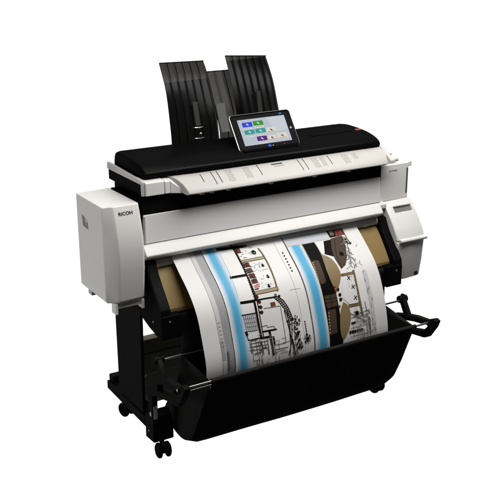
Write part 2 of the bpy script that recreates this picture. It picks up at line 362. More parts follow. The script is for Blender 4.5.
('d','k',4,0.0099,[(0.3057,0.2052)]),
('d','k',4,0.0099,[(0.3052,0.2184)]),
('d','k',4,0.0099,[(0.3046,0.2316)]),
('d','k',4,0.0099,[(0.3038,0.2448)]),
('d','k',4,0.0099,[(0.3031,0.258)]),
('d','k',4,0.0099,[(0.3023,0.2712)]),
('d','k',4,0.0099,[(0.3015,0.2844)]),
('d','k',4,0.0099,[(0.3007,0.2976)]),
('d','k',4,0.0099,[(0.3001,0.3108)]),
('d','k',4,0.0099,[(0.2995,0.324)]),
('d','k',4,0.0099,[(0.299,0.3372)]),
('d','k',4,0.0099,[(0.2987,0.3504)]),
('d','k',4,0.0099,[(0.2985,0.3636)]),
('d','k',4,0.0099,[(0.2985,0.3768)]),
('d','k',4,0.0099,[(0.2987,0.39)]),
('l','k',3,0.0035,[(0.302,0.055),(0.306,0.4)]),
('p','red',2,0.0,[(0.309,0.062),(0.332,0.062),(0.332,0.115),(0.309,0.115)]),
('l','k',3,0.002,[(0.314,0.062),(0.314,0.115)]),
('l','k',3,0.002,[(0.322,0.062),(0.322,0.115)]),
('l','k',3,0.0018,[(0.309,0.068),(0.332,0.068)]),
('l','k',3,0.0018,[(0.309,0.079),(0.332,0.079)]),
('l','k',3,0.0018,[(0.309,0.09),(0.332,0.09)]),
('l','k',3,0.0018,[(0.309,0.101),(0.332,0.101)]),
('l','k',3,0.0018,[(0.309,0.112),(0.332,0.112)]),
('p','dred',2,0.0,[(0.311,0.18),(0.342,0.18),(0.342,0.207),(0.311,0.207)]),
('p','brn',2,0.0,[(0.311,0.215),(0.342,0.215),(0.342,0.242),(0.311,0.242)]),
('p','dred',2,0.0,[(0.311,0.249),(0.342,0.249),(0.342,0.276),(0.311,0.276)]),
('p','dred',2,0.0,[(0.311,0.283),(0.342,0.283),(0.342,0.31),(0.311,0.31)]),
('l','k',3,0.0025,[(0.309,0.206),(0.345,0.206)]),
('l','k',3,0.0025,[(0.309,0.242),(0.345,0.242)]),
('l','k',3,0.0025,[(0.309,0.276),(0.345,0.276)]),
('p','pink',2,0.0,[(0.314,0.318),(0.342,0.318),(0.342,0.334),(0.314,0.334)]),
('p','dred',2,0.0,[(0.312,0.338),(0.333,0.338),(0.333,0.345),(0.312,0.345)]),
('l','gold',2,0.01,[(0.308,0.168),(0.432,0.168)]),
('l','k',3,0.0018,[(0.308,0.1605),(0.432,0.1605)]),
('l','k',3,0.0018,[(0.308,0.176),(0.432,0.176)]),
('l','gold',2,0.012,[(0.306,0.362),(0.428,0.362)]),
('l','k',3,0.0018,[(0.306,0.353),(0.428,0.353)]),
('l','k',3,0.0018,[(0.306,0.371),(0.428,0.371)]),
('l','dgold',2,0.0055,[(0.423,0.105),(0.429,0.14),(0.4325,0.19),(0.431,0.25),(0.427,0.31),(0.42,0.375)]),
('l','k',3,0.0014,[(0.427,0.105),(0.433,0.14),(0.4365,0.19),(0.435,0.25),(0.431,0.31),(0.424,0.375)]),
('d','k',4,0.0213,[(0.3924,0.1257)]),
('d','k',4,0.0056,[(0.4062,0.2137)]),
('d','k',4,0.0056,[(0.4074,0.2195)]),
('d','k',4,0.0056,[(0.4035,0.221)]),
('d','k',4,0.0056,[(0.399,0.2169)]),
('d','k',4,0.0056,[(0.402,0.2103)]),
('d','k',4,0.0056,[(0.4028,0.2063)]),
('d','k',4,0.0056,[(0.4054,0.2079)]),
('d','k',4,0.0056,[(0.4042,0.2846)]),
('d','k',4,0.0056,[(0.4054,0.2905)]),
('d','k',4,0.0056,[(0.4015,0.2919)]),
('d','k',4,0.0056,[(0.397,0.2878)]),
('d','k',4,0.0056,[(0.4,0.2813)]),
('d','k',4,0.0056,[(0.4008,0.2773)]),
('d','k',4,0.0056,[(0.4034,0.2788)]),
('d','k',4,0.0056,[(0.3902,0.3372)]),
('d','k',4,0.0056,[(0.3914,0.343)]),
('d','k',4,0.0056,[(0.3875,0.3445)]),
('d','k',4,0.0056,[(0.383,0.3404)]),
('d','k',4,0.0056,[(0.386,0.3338)]),
('d','k',4,0.0056,[(0.3868,0.3298)]),
('d','k',4,0.0056,[(0.3894,0.3314)]),
('l','g2',3,0.0012,[(0.358,0.1263),(0.3731,0.1263)]),
('l','g2',3,0.0012,[(0.35,0.0744),(0.3734,0.0744)]),
('l','g2',3,0.0012,[(0.389,0.0833),(0.4052,0.0833)]),
('l','g2',3,0.0012,[(0.3602,0.192),(0.3712,0.192)]),
('l','g2',3,0.0012,[(0.3969,0.077),(0.4182,0.077)]),
('l','g2',3,0.0012,[(0.389,0.198),(0.4005,0.198)]),
('l','g2',3,0.0012,[(0.3927,0.2875),(0.4102,0.2875)]),
('l','g2',3,0.0012,[(0.3819,0.2081),(0.3969,0.2081)]),
('l','g2',3,0.0012,[(0.3499,0.237),(0.3615,0.237)]),
('l','g2',3,0.0012,[(0.3838,0.2421),(0.3994,0.2421)]),
('l','g2',3,0.0012,[(0.3678,0.2396),(0.3768,0.2396)]),
('l','g2',3,0.0012,[(0.3618,0.0825),(0.3766,0.0825)]),
('l','g2',3,0.0012,[(0.3999,0.3312),(0.4086,0.3312)]),
('l','g2',3,0.0012,[(0.3821,0.0945),(0.3919,0.0945)]),
('l','g2',3,0.0012,[(0.3798,0.2231),(0.3941,0.2231)]),
('l','g2',3,0.0012,[(0.3774,0.2024),(0.3853,0.2024)]),
('l','g2',3,0.0012,[(0.3484,0.2087),(0.3655,0.2087)]),
('l','g2',3,0.0012,[(0.3924,0.124),(0.4018,0.124)]),
('l','g2',3,0.0012,[(0.3702,0.0841),(0.3778,0.0841)]),
('l','g2',3,0.0012,[(0.398,0.2414),(0.4223,0.2414)]),
('l','g2',3,0.0012,[(0.346,0.2389),(0.3549,0.2389)]),
('l','g2',3,0.0012,[(0.3809,0.0938),(0.3905,0.0938)]),
('l','g2',3,0.0012,[(0.3694,0.1335),(0.3868,0.1335)]),
('l','g2',3,0.0012,[(0.3537,0.0742),(0.3684,0.0742)]),
('l','g2',3,0.0012,[(0.3651,0.293),(0.3819,0.293)]),
('l','g2',3,0.0012,[(0.3692,0.1995),(0.3791,0.1995)]),
('d','dred',4,0.0077,[(0.534,0.163)]),
('d','dred',4,0.0077,[(0.534,0.1827)]),
('d','dred',4,0.0077,[(0.534,0.2024)]),
('d','dred',4,0.0077,[(0.534,0.2221)]),
('d','dred',4,0.0077,[(0.534,0.2418)]),
('d','dred',4,0.0077,[(0.534,0.2615)]),
('d','dred',4,0.0077,[(0.534,0.2812)]),
('l','g2',3,0.001,[(0.515,0.06),(0.515,0.74)]),
('l','g2',3,0.0014,[(0.485,0.3835),(0.5408,0.3856)]),
('d','dred',4,0.0067,[(0.528,0.565)]),
('d','dred',4,0.0067,[(0.528,0.5775)]),
('d','dred',4,0.0067,[(0.528,0.59)]),
('d','dred',4,0.0067,[(0.528,0.6025)]),
('d','dred',4,0.0067,[(0.528,0.615)]),
('d','dred',4,0.0067,[(0.528,0.6275)]),
('d','dred',4,0.0067,[(0.528,0.64)]),
('l','k',3,0.0095,[(0.2898,0.398),(0.2877,0.4987),(0.2903,0.5931)]),
('l','k',3,0.0041,[(0.3048,0.4014),(0.3008,0.4945),(0.302,0.5888)]),
('l','k',3,0.0057,[(0.2898,0.398),(0.3618,0.4014),(0.4055,0.4036)]),
('l','k',3,0.0081,[(0.29,0.5952),(0.3334,0.5979)]),
('l','k',3,0.0061,[(0.2989,0.565),(0.3732,0.5683)]),
('l','k',3,0.0101,[(0.3364,0.5718),(0.3374,0.6339),(0.342,0.6954)]),
('l','k',3,0.003,[(0.3178,0.6035),(0.3203,0.6894)]),
('d','dred',4,0.0145,[(0.3101,0.3829)]),
('d','dred',4,0.0145,[(0.3152,0.4113)]),
('d','dred',4,0.0145,[(0.3156,0.4395)]),
('d','dred',4,0.0145,[(0.3149,0.4665)]),
('d','k',4,0.0085,[(0.3077,0.4066)]),
('d','k',4,0.0085,[(0.3078,0.4356)]),
('d','k',4,0.0085,[(0.3074,0.464)]),
('p','brn2',3,0.0,[(0.3668,0.4273),(0.3919,0.4277),(0.3931,0.4481),(0.3677,0.449)]),
('p','g4',1,0.0,[(0.2178,0.4596),(0.2775,0.4652),(0.2797,0.551),(0.223,0.5467)]),
('l','g1',3,0.0023,[(0.2178,0.4596),(0.223,0.5467)]),
('l','g1',3,0.0023,[(0.2277,0.4605),(0.2324,0.5474)]),
('l','g1',3,0.0023,[(0.2376,0.4614),(0.2418,0.5481)]),
('l','g1',3,0.0023,[(0.2475,0.4624),(0.2513,0.5488)]),
('l','g1',3,0.0023,[(0.2575,0.4633),(0.2607,0.5496)]),
('l','g1',3,0.0023,[(0.2675,0.4643),(0.2702,0.5503)]),
('l','g1',3,0.0023,[(0.2775,0.4652),(0.2797,0.551)]),
('l','g1',3,0.0023,[(0.2178,0.4596),(0.2775,0.4652)]),
('l','g1',3,0.0023,[(0.2189,0.4813),(0.2778,0.4867)]),
('l','g1',3,0.0023,[(0.2202,0.5031),(0.2784,0.5081)]),
('l','g1',3,0.0023,[(0.2216,0.5249),(0.279,0.5296)]),
('l','g1',3,0.0023,[(0.223,0.5467),(0.2797,0.551)]),
('l','k',3,0.0043,[(0.2107,0.4594),(0.2815,0.4632)]),
('l','k',3,0.0038,[(0.2173,0.5468),(0.2237,0.591),(0.2927,0.5922)]),
('l','k',3,0.0108,[(0.2179,0.5434),(0.2215,0.5635)]),
('l','g1',3,0.0024,[(0.3279,0.4497),(0.4155,0.4546),(0.4114,0.6491),(0.3482,0.6478)]),
('l','g1',3,0.0024,[(0.3036,0.5386),(0.3294,0.5375),(0.3296,0.5484),(0.3639,0.55),(0.3647,0.5663)]),
('l','k',3,0.0081,[(0.3513,0.6008),(0.3527,0.6415)]),
('l','g1',3,0.0027,[(0.3482,0.6478),(0.3567,0.6995)]),
('l','g1',3,0.0027,[(0.3532,0.6716),(0.4202,0.6741)]),
('l','g1',3,0.003,[(0.2346,0.5944),(0.2375,0.667)]),
('l','g1',3,0.003,[(0.2581,0.5995),(0.2615,0.6734)]),
('l','g1',3,0.003,[(0.2702,0.6054),(0.2743,0.6769)]),
('l','g1',3,0.003,[(0.2879,0.6076),(0.2921,0.6817)]),
('l','g1',3,0.003,[(0.2262,0.6102),(0.3229,0.6171)]),
('l','g1',3,0.003,[(0.2235,0.6274),(0.3204,0.6347)]),
('l','g1',3,0.003,[(0.2212,0.6449),(0.3182,0.6526)]),
('l','k',3,0.0041,[(0.2834,0.613),(0.2895,0.6474),(0.3114,0.6479)]),
('l','k',3,0.0035,[(0.4136,0.4016),(0.4374,0.4311),(0.4534,0.4705),(0.4616,0.5058),(0.4672,0.5368)]),
('l','k',3,0.003,[(0.3943,0.4064),(0.4154,0.4382),(0.4326,0.4732),(0.4408,0.5084),(0.4438,0.541)]),
('l','g1',2,0.0061,[(0.4039,0.404),(0.4264,0.4346),(0.443,0.4718),(0.4512,0.5071),(0.4555,0.5389)]),
('l','k',3,0.003,[(0.4136,0.4016),(0.3943,0.4064)]),
('l','k',3,0.003,[(0.4202,0.41),(0.4003,0.4155)]),
('l','k',3,0.003,[(0.427,0.4184),(0.4062,0.4246)]),
('l','k',3,0.003,[(0.4339,0.4268),(0.4124,0.4336)]),
('l','k',3,0.003,[(0.4395,0.4367),(0.4178,0.4432)]),
('l','k',3,0.003,[(0.4441,0.4479),(0.4226,0.4532)]),
('l','k',3,0.003,[(0.4487,0.4592),(0.4276,0.4632)]),
('l','k',3,0.003,[(0.4534,0.4705),(0.4326,0.4732)]),
('l','k',3,0.003,[(0.4557,0.4805),(0.4349,0.4833)]),
('l','k',3,0.003,[(0.458,0.4906),(0.4372,0.4933)]),
('l','k',3,0.003,[(0.4604,0.5007),(0.4396,0.5034)]),
('l','k',3,0.003,[(0.4624,0.5102),(0.4412,0.5131)]),
('l','k',3,0.003,[(0.464,0.5191),(0.442,0.5224)]),
('l','k',3,0.003,[(0.4656,0.5279),(0.4429,0.5317)]),
('l','k',3,0.003,[(0.4672,0.5368),(0.4438,0.541)]),
('d','g1',4,0.0119,[(0.4047,0.3935)]),
('d','k',4,0.0102,[(0.422,0.4034)]),
('d','k',4,0.0119,[(0.4658,0.5365)]),
('d','k',4,0.0085,[(0.4399,0.5415)]),
('l','k',3,0.0041,[(0.4601,0.5426),(0.4444,0.6388),(0.4237,0.7182)]),
('l','k',3,0.0041,[(0.4476,0.5448),(0.4375,0.6333)]),
('l','k',3,0.0043,[(0.4488,0.6399),(0.4585,0.728)]),
('l','g1',3,0.0022,[(0.4714,0.5474),(0.46,0.6352),(0.4716,0.7318)]),
('d','k',4,0.0102,[(0.4442,0.6402)]),
('d','g1',4,0.0035,[(0.4905,0.5561)]),
('d','g1',4,0.0051,[(0.4995,0.5543)]),
('d','g1',4,0.0033,[(0.4852,0.5729)]),
('d','k',4,0.0056,[(0.4813,0.5713)]),
('d','k',4,0.0045,[(0.482,0.554)]),
('d','k',4,0.0056,[(0.4881,0.566)]),
('d','k',4,0.0029,[(0.495,0.5448)]),
('d','k',4,0.0061,[(0.4859,0.5669)]),
('d','k',4,0.0029,[(0.4922,0.5509)]),
('d','g1',4,0.0045,[(0.4764,0.5439)]),
('d','k',4,0.006,[(0.4835,0.5394)]),
('d','g1',4,0.0068,[(0.4804,0.5601)]),
('d','g1',4,0.0042,[(0.5015,0.5465)]),
('d','k',4,0.0041,[(0.4743,0.5544)]),
('d','k',4,0.0058,[(0.4777,0.5493)]),
('d','k',4,0.0049,[(0.4824,0.5623)]),
('d','g1',4,0.0029,[(0.5002,0.5535)]),
('d','k',4,0.0057,[(0.496,0.5698)]),
('d','k',4,0.0048,[(0.4983,0.5454)]),
('d','k',4,0.0037,[(0.4912,0.5365)]),
('d','k',4,0.0054,[(0.4885,0.5606)]),
('d','k',4,0.0062,[(0.4961,0.5675)]),
('d','g1',4,0.0036,[(0.4765,0.546)]),
('d','k',4,0.0052,[(0.4801,0.5417)]),
('d','g1',4,0.0031,[(0.4971,0.5504)]),
('d','g1',4,0.0065,[(0.4817,0.5458)]),
('d','g1',4,0.0031,[(0.4763,0.6088)]),
('d','k',4,0.0043,[(0.481,0.6062)]),
('d','k',4,0.0044,[(0.4805,0.6247)]),
('d','k',4,0.0065,[(0.4659,0.6269)]),
('d','k',4,0.0055,[(0.4772,0.6179)]),
('d','k',4,0.0065,[(0.4689,0.6099)]),
('d','k',4,0.0036,[(0.4831,0.6261)]),
('d','g1',4,0.0032,[(0.483,0.6065)]),
('d','k',4,0.0035,[(0.4772,0.6373)]),
('d','k',4,0.0039,[(0.4674,0.6351)]),
('d','g1',4,0.0041,[(0.4754,0.6116)]),
('d','g1',4,0.0054,[(0.4804,0.6307)]),
('d','k',4,0.0065,[(0.4788,0.6196)]),
('d','k',4,0.0065,[(0.4744,0.6232)]),
('d','k',4,0.0041,[(0.4748,0.593)]),
('d','g1',4,0.0069,[(0.4801,0.5933)]),
('d','k',4,0.0047,[(0.4806,0.5926)]),
('d','k',4,0.0071,[(0.4723,0.6341)]),
('d','g1',4,0.0034,[(0.4763,0.6181)]),
('d','g1',4,0.0044,[(0.4765,0.6384)]),
('d','k',4,0.0066,[(0.4812,0.5917)]),
('d','g1',4,0.0035,[(0.4644,0.6267)]),
('d','g1',4,0.0066,[(0.4716,0.6195)]),
('d','k',4,0.0064,[(0.4855,0.619)]),
('d','g1',4,0.0034,[(0.4833,0.5878)]),
('d','k',4,0.0071,[(0.4843,0.6131)]),
('d','g1',4,0.0032,[(0.4806,0.5851)]),
('d','g1',4,0.0037,[(0.4647,0.6139)]),
('d','g1',4,0.0045,[(0.4682,0.6382)]),
('d','k',4,0.0037,[(0.4732,0.6318)]),
('d','k',4,0.0055,[(0.4829,0.6949)]),
('d','k',4,0.0045,[(0.4913,0.6707)]),
('d','k',4,0.0028,[(0.4797,0.6961)]),
('d','k',4,0.0052,[(0.492,0.6698)]),
('d','g1',4,0.0028,[(0.4745,0.6869)]),
('d','k',4,0.0071,[(0.4969,0.6955)]),
('d','k',4,0.0031,[(0.4771,0.6683)]),
('d','g1',4,0.0048,[(0.4701,0.6782)]),
('d','k',4,0.0038,[(0.4845,0.6699)]),
('d','g1',4,0.0045,[(0.4843,0.6831)]),
('d','k',4,0.007,[(0.4797,0.6589)]),
('d','k',4,0.006,[(0.4898,0.6825)]),
('d','k',4,0.0033,[(0.4907,0.6843)]),
('d','g1',4,0.0054,[(0.4933,0.6655)]),
('d','k',4,0.0056,[(0.481,0.6544)]),
('d','g1',4,0.0052,[(0.494,0.6645)]),
('d','k',4,0.0034,[(0.4981,0.6836)]),
('d','k',4,0.0049,[(0.4901,0.7044)]),
('d','g1',4,0.0067,[(0.4784,0.6853)]),
('d','k',4,0.0065,[(0.4716,0.6917)]),
('d','k',4,0.0071,[(0.484,0.6845)]),
('d','k',4,0.007,[(0.484,0.6774)]),
('d','k',4,0.0054,[(0.4864,0.6844)]),
('d','g1',4,0.0048,[(0.4829,0.7009)]),
('d','g1',4,0.0047,[(0.4683,0.6696)]),
('d','k',4,0.0069,[(0.4812,0.6506)]),
('d','k',4,0.0051,[(0.4793,0.6874)]),
('d','k',4,0.0067,[(0.4916,0.696)]),
('d','g1',4,0.0045,[(0.4971,0.6711)]),
('d','g1',4,0.0039,[(0.4947,0.6877)]),
('d','k',4,0.0048,[(0.4721,0.6619)]),
('d','k',4,0.0038,[(0.4846,0.673)]),
('d','g1',4,0.0058,[(0.4937,0.6658)]),
('d','k',4,0.0069,[(0.4771,0.6955)]),
('d','g1',4,0.005,[(0.4836,0.6835)]),
('d','k',4,0.0057,[(0.4826,0.6747)]),
('d','k',4,0.0058,[(0.4885,0.6522)]),
('d','k',4,0.0064,[(0.4676,0.6738)]),
('d','k',4,0.0039,[(0.4886,0.6861)]),
('d','g1',4,0.0028,[(0.497,0.6635)]),
('d','g1',4,0.0067,[(0.5342,0.669)]),
('d','g1',4,0.0065,[(0.5159,0.6745)]),
('d','k',4,0.0045,[(0.527,0.6539)]),
('d','g1',4,0.004,[(0.532,0.6336)]),
('d','k',4,0.0058,[(0.5262,0.6657)]),
('d','k',4,0.0066,[(0.5294,0.6586)]),
('d','k',4,0.0069,[(0.5177,0.6751)]),
('d','g1',4,0.0039,[(0.5207,0.672)]),
('d','g1',4,0.0054,[(0.5378,0.6665)]),
('d','k',4,0.0061,[(0.5342,0.6538)]),
('d','g1',4,0.0055,[(0.5453,0.6517)]),
('d','g1',4,0.0057,[(0.5311,0.6814)]),
('d','k',4,0.0042,[(0.5235,0.6551)]),
('d','g1',4,0.0031,[(0.5224,0.6506)]),
('d','k',4,0.007,[(0.5324,0.6514)]),
('d','g1',4,0.0034,[(0.5399,0.6455)]),
('d','g1',4,0.0035,[(0.5436,0.671)]),
('d','g1',4,0.0063,[(0.531,0.6351)]),
('d','k',4,0.0042,[(0.5291,0.6598)]),
('d','k',4,0.0064,[(0.5299,0.6347)]),
('d','k',4,0.0069,[(0.5316,0.6663)]),
('d','k',4,0.003,[(0.5238,0.6318)]),
('d','k',4,0.0064,[(0.5267,0.6364)]),
('d','g1',4,0.0045,[(0.5406,0.6408)]),
('d','g1',4,0.0043,[(0.5164,0.6482)]),
('d','k',4,0.0068,[(0.5264,0.6578)]),
('d','g1',4,0.0038,[(0.5325,0.6659)]),
('d','k',4,0.0057,[(0.5434,0.6413)]),
('d','k',4,0.0069,[(0.5168,0.6694)]),
('d','k',4,0.0051,[(0.5359,0.658)]),
('d','g1',4,0.0064,[(0.4731,0.5803)]),
('d','k',4,0.0069,[(0.4671,0.5914)]),
('d','k',4,0.0034,[(0.4759,0.5611)]),
('d','g1',4,0.0027,[(0.4702,0.5703)]),
('d','g1',4,0.0062,[(0.4713,0.5806)]),
('d','g1',4,0.0042,[(0.4721,0.5702)]),
('d','g1',4,0.0048,[(0.4673,0.5702)]),
('d','g1',4,0.0054,[(0.4693,0.5767)]),
('d','k',4,0.0056,[(0.4706,0.5802)]),
('d','k',4,0.0033,[(0.4652,0.5846)]),
('d','g1',4,0.0038,[(0.472,0.591)]),
('d','k',4,0.0035,[(0.4669,0.593)]),
('l','k',3,0.0022,[(0.5288,0.6564),(0.5499,0.6618)]),
('l','k',3,0.0022,[(0.5288,0.6564),(0.5422,0.6762)]),
('l','k',3,0.0022,[(0.5288,0.6564),(0.5267,0.679)]),
('l','k',3,0.0022,[(0.5288,0.6564),(0.5123,0.6685)]),
('l','k',3,0.0022,[(0.5288,0.6564),(0.5078,0.6511)]),
('l','k',3,0.0022,[(0.5288,0.6564),(0.5158,0.637)]),
('l','k',3,0.0022,[(0.5288,0.6564),(0.5314,0.6343)]),
('l','k',3,0.0022,[(0.5288,0.6564),(0.5455,0.6444)]),
('l','g1',3,0.002,[(0.2835,0.7039),(0.2835,0.745)]),
('l','g2',3,0.002,[(0.284,0.6113),(0.292,0.6113)]),
('l','g1',3,0.002,[(0.227,0.5943),(0.227,0.635)]),
('l','g2',3,0.002,[(0.2561,0.7026),(0.271,0.7026)]),
('l','g1',3,0.002,[(0.2625,0.728),(0.2625,0.745)]),
('l','k',3,0.002,[(0.2338,0.7041),(0.2663,0.7041)]),
('l','g1',3,0.002,[(0.2801,0.5829),(0.2801,0.6403)]),
('l','k',3,0.002,[(0.2344,0.5982),(0.2701,0.5982)]),
('l','k',3,0.002,[(0.255,0.7086),(0.255,0.733)]),
('l','g1',3,0.002,[(0.2729,0.6547),(0.292,0.6547)]),
('l','g1',3,0.002,[(0.2809,0.6161),(0.2809,0.6498)]),
('l','k',3,0.002,[(0.2468,0.6665),(0.292,0.6665)]),
('l','k',3,0.002,[(0.2295,0.6393),(0.2295,0.6579)]),
('l','g2',3,0.002,[(0.2747,0.5752),(0.292,0.5752)]),
('l','g1',3,0.002,[(0.2852,0.7009),(0.2852,0.725)]),
('l','g1',3,0.002,[(0.2831,0.7298),(0.292,0.7298)]),
('l','g1',3,0.002,[(0.2852,0.6532),(0.2852,0.6918)]),
('l','g2',3,0.002,[(0.2308,0.6725),(0.2682,0.6725)]),
('l','g1',3,0.002,[(0.2376,0.6808),(0.2376,0.6986)]),
('l','g1',3,0.002,[(0.2291,0.6398),(0.2462,0.6398)]),
('l','g1',3,0.002,[(0.2858,0.6527),(0.2858,0.6909)]),
('l','g2',3,0.002,[(0.2425,0.664),(0.2589,0.664)]),
('l','g1',3,0.002,[(0.2643,0.6663),(0.2643,0.6815)]),
('l','k',3,0.002,[(0.2734,0.6572),(0.292,0.6572)]),
('l','k',3,0.002,[(0.2624,0.7242),(0.2624,0.745)]),
('l','g1',3,0.002,[(0.2588,0.6096),(0.292,0.6096)]),
('l','g1',3,0.002,[(0.2868,0.7297),(0.2868,0.745)]),
('l','g2',3,0.002,[(0.2616,0.6612),(0.2809,0.6612)]),
('l','k',3,0.002,[(0.2681,0.6861),(0.2681,0.7441)]),
('l','k',3,0.002,[(0.2844,0.5959),(0.292,0.5959)]),
('l','g1',3,0.002,[(0.2786,0.6829),(0.2786,0.7219)]),
('l','k',3,0.002,[(0.2434,0.629),(0.2806,0.629)]),
('l','g1',3,0.002,[(0.2311,0.6073),(0.2311,0.6627)]),
('l','k',3,0.002,[(0.2776,0.5982),(0.292,0.5982)]),
('l','g1',3,0.0018,[(0.3033,0.5808),(0.3033,0.6349)]),
('l','g1',3,0.0018,[(0.3876,0.6825),(0.4048,0.6825)]),
('l','g1',3,0.0018,[(0.3373,0.6767),(0.3373,0.7091)]),
('l','g1',3,0.0018,[(0.3441,0.6898),(0.3658,0.6898)]),
('l','g2',3,0.0018,[(0.3344,0.5865),(0.3344,0.6099)]),
('l','g2',3,0.0018,[(0.3005,0.729),(0.3278,0.729)]),
('l','g1',3,0.0018,[(0.3044,0.6134),(0.3044,0.6452)]),
('l','k',3,0.0018,[(0.3349,0.6823),(0.345,0.6823)]),
('l','g2',3,0.0018,[(0.3097,0.6368),(0.3097,0.6614)]),
('l','k',3,0.0018,[(0.3937,0.6449),(0.4329,0.6449)]),
('l','g1',3,0.0018,[(0.3158,0.6473),(0.3158,0.686)]),
('l','k',3,0.0018,[(0.3092,0.5951),(0.3243,0.5951)]),
('l','g2',3,0.0018,[(0.3738,0.6937),(0.3738,0.745)]),
('l','g2',3,0.0018,[(0.3401,0.6264),(0.3815,0.6264)]),
('l','g1',3,0.0018,[(0.3103,0.7181),(0.3103,0.745)]),
('l','g2',3,0.0018,[(0.3831,0.6866),(0.4105,0.6866)]),
('l','g1',3,0.0018,[(0.3368,0.6141),(0.3368,0.6676)]),
('l','g1',3,0.0018,[(0.3924,0.6227),(0.4158,0.6227)]),
('l','g1',3,0.0018,[(0.352,0.6965),(0.352,0.745)]),
('l','g2',3,0.0018,[(0.3238,0.6077),(0.353,0.6077)]),
('l','g1',3,0.0018,[(0.3355,0.6433),(0.3355,0.6771)]),
('l','g2',3,0.0018,[(0.3124,0.7098),(0.3229,0.7098)]),
('l','g1',3,0.0018,[(0.3431,0.6336),(0.3431,0.6883)]),
('l','k',3,0.0018,[(0.328,0.6012),(0.3524,0.6012)]),
('l','g2',3,0.0018,[(0.3541,0.7223),(0.3541,0.745)]),
('l','k',3,0.0018,[(0.3773,0.6987),(0.4261,0.6987)]),
('l','g1',3,0.0018,[(0.3742,0.6322),(0.3742,0.67)]),
('l','g2',3,0.0018,[(0.3742,0.6803),(0.3944,0.6803)]),
('l','g1',3,0.0018,[(0.3694,0.7124),(0.3694,0.745)]),
('l','g1',3,0.0018,[(0.346,0.683),(0.3788,0.683)]),
('d','k',4,0.0041,[(0.5034,0.6897)]),
('d','k',4,0.005,[(0.4832,0.5922)]),
('d','k',4,0.0034,[(0.4742,0.534)]),
('d','k',4,0.0038,[(0.4804,0.682)]),
('d','k',4,0.0037,[(0.4767,0.6551)]),
('d','g1',4,0.0058,[(0.4695,0.7078)]),
('d','k',4,0.0039,[(0.4755,0.6262)]),
('d','k',4,0.0055,[(0.4776,0.6093)]),
('d','k',4,0.0052,[(0.4875,0.6597)]),
('d','k',4,0.006,[(0.4676,0.5781)]),
('d','k',4,0.0032,[(0.4618,0.713)]),
('d','k',4,0.0047,[(0.4965,0.6766)]),
('d','g1',4,0.0055,[(0.4704,0.7071)]),
('d','k',4,0.0055,[(0.479,0.5387)]),
('d','k',4,0.0062,[(0.4862,0.6142)]),
('d','k',4,0.0031,[(0.4527,0.5437)]),
('d','k',4,0.006,[(0.4615,0.7236)]),
('d','g1',4,0.0045,[(0.4606,0.6006)]),
('d','k',4,0.0044,[(0.4825,0.6456)]),
('d','g1',4,0.004,[(0.4654,0.644)]),
('d','k',4,0.0063,[(0.5012,0.5547)]),
('d','g1',4,0.0057,[(0.462,0.7317)]),
('d','k',4,0.005,[(0.4706,0.5605)]),
('d','g1',4,0.0032,[(0.4678,0.5358)]),
('d','k',4,0.0053,[(0.4727,0.6214)]),
('d','k',4,0.0059,[(0.4812,0.5216)]),
('d','g1',4,0.0044,[(0.4762,0.6985)]),
('d','k',4,0.003,[(0.4648,0.6362)]),
('d','k',4,0.0051,[(0.4576,0.5558)]),
('d','g1',4,0.0056,[(0.4878,0.6791)]),
('d','k',4,0.0042,[(0.4859,0.5739)]),
('d','k',4,0.0037,[(0.4599,0.527)]),
('d','g1',4,0.0036,[(0.4379,0.591)]),
('d','g1',4,0.0045,[(0.4659,0.6003)]),
('d','g1',4,0.0057,[(0.4743,0.7377)]),
('d','k',4,0.0047,[(0.4598,0.5372)]),
('d','g1',4,0.0045,[(0.4745,0.6646)]),
('d','g1',4,0.0048,[(0.4828,0.7331)]),
('d','k',4,0.0056,[(0.4337,0.5389)]),
('d','k',4,0.0051,[(0.4779,0.5419)]),
('d','k',4,0.0047,[(0.4854,0.5587)]),
('d','k',4,0.0052,[(0.491,0.5273)]),
('d','g1',4,0.0046,[(0.4672,0.6231)]),
('d','k',4,0.0045,[(0.4808,0.6053)]),
('d','k',4,0.0057,[(0.4735,0.668)]),
('d','g1',4,0.0059,[(0.4709,0.6414)]),
('d','k',4,0.0034,[(0.4932,0.5765)]),
('d','g1',4,0.0044,[(0.4789,0.5313)]),
('d','k',4,0.005,[(0.4788,0.6164)]),
('d','k',4,0.0035,[(0.4635,0.6054)]),
('d','g1',4,0.0062,[(0.4649,0.5572)]),
('d','k',4,0.0043,[(0.4817,0.6178)]),
('d','k',4,0.0052,[(0.4488,0.5597)]),
('d','k',4,0.0032,[(0.4639,0.633)]),
('d','g1',4,0.0055,[(0.4608,0.5285)]),
('d','k',4,0.0064,[(0.4486,0.6575)]),
('d','k',4,0.0034,[(0.4913,0.6299)]),
('d','k',4,0.0049,[(0.4753,0.7228)]),
('d','g1',4,0.0041,[(0.5011,0.7131)]),
('d','g1',4,0.0062,[(0.4609,0.639)]),
('d','k',4,0.0039,[(0.4442,0.7123)]),
('d','k',4,0.005,[(0.4874,0.6052)]),
('d','k',4,0.005,[(0.4889,0.6439)]),
('d','g1',4,0.004,[(0.5033,0.5419)]),
('d','k',4,0.0048,[(0.4816,0.6057)]),
('d','k',4,0.0054,[(0.4701,0.6185)]),
('d','k',4,0.0054,[(0.4652,0.7059)]),
('d','g1',4,0.0048,[(0.4765,0.5355)]),
('d','k',4,0.0065,[(0.4562,0.6736)]),
('d','g1',4,0.0062,[(0.4494,0.6755)]),
('d','k',4,0.0032,[(0.4601,0.6864)]),
('d','k',4,0.0043,[(0.4879,0.6925)]),
('d','g1',4,0.0043,[(0.4835,0.5684)]),
('d','k',4,0.0063,[(0.4629,0.5367)]),
('d','g1',4,0.0036,[(0.4596,0.6634)]),
('d','k',4,0.006,[(0.4833,0.6767)]),
('d','k',4,0.0045,[(0.497,0.6848)]),
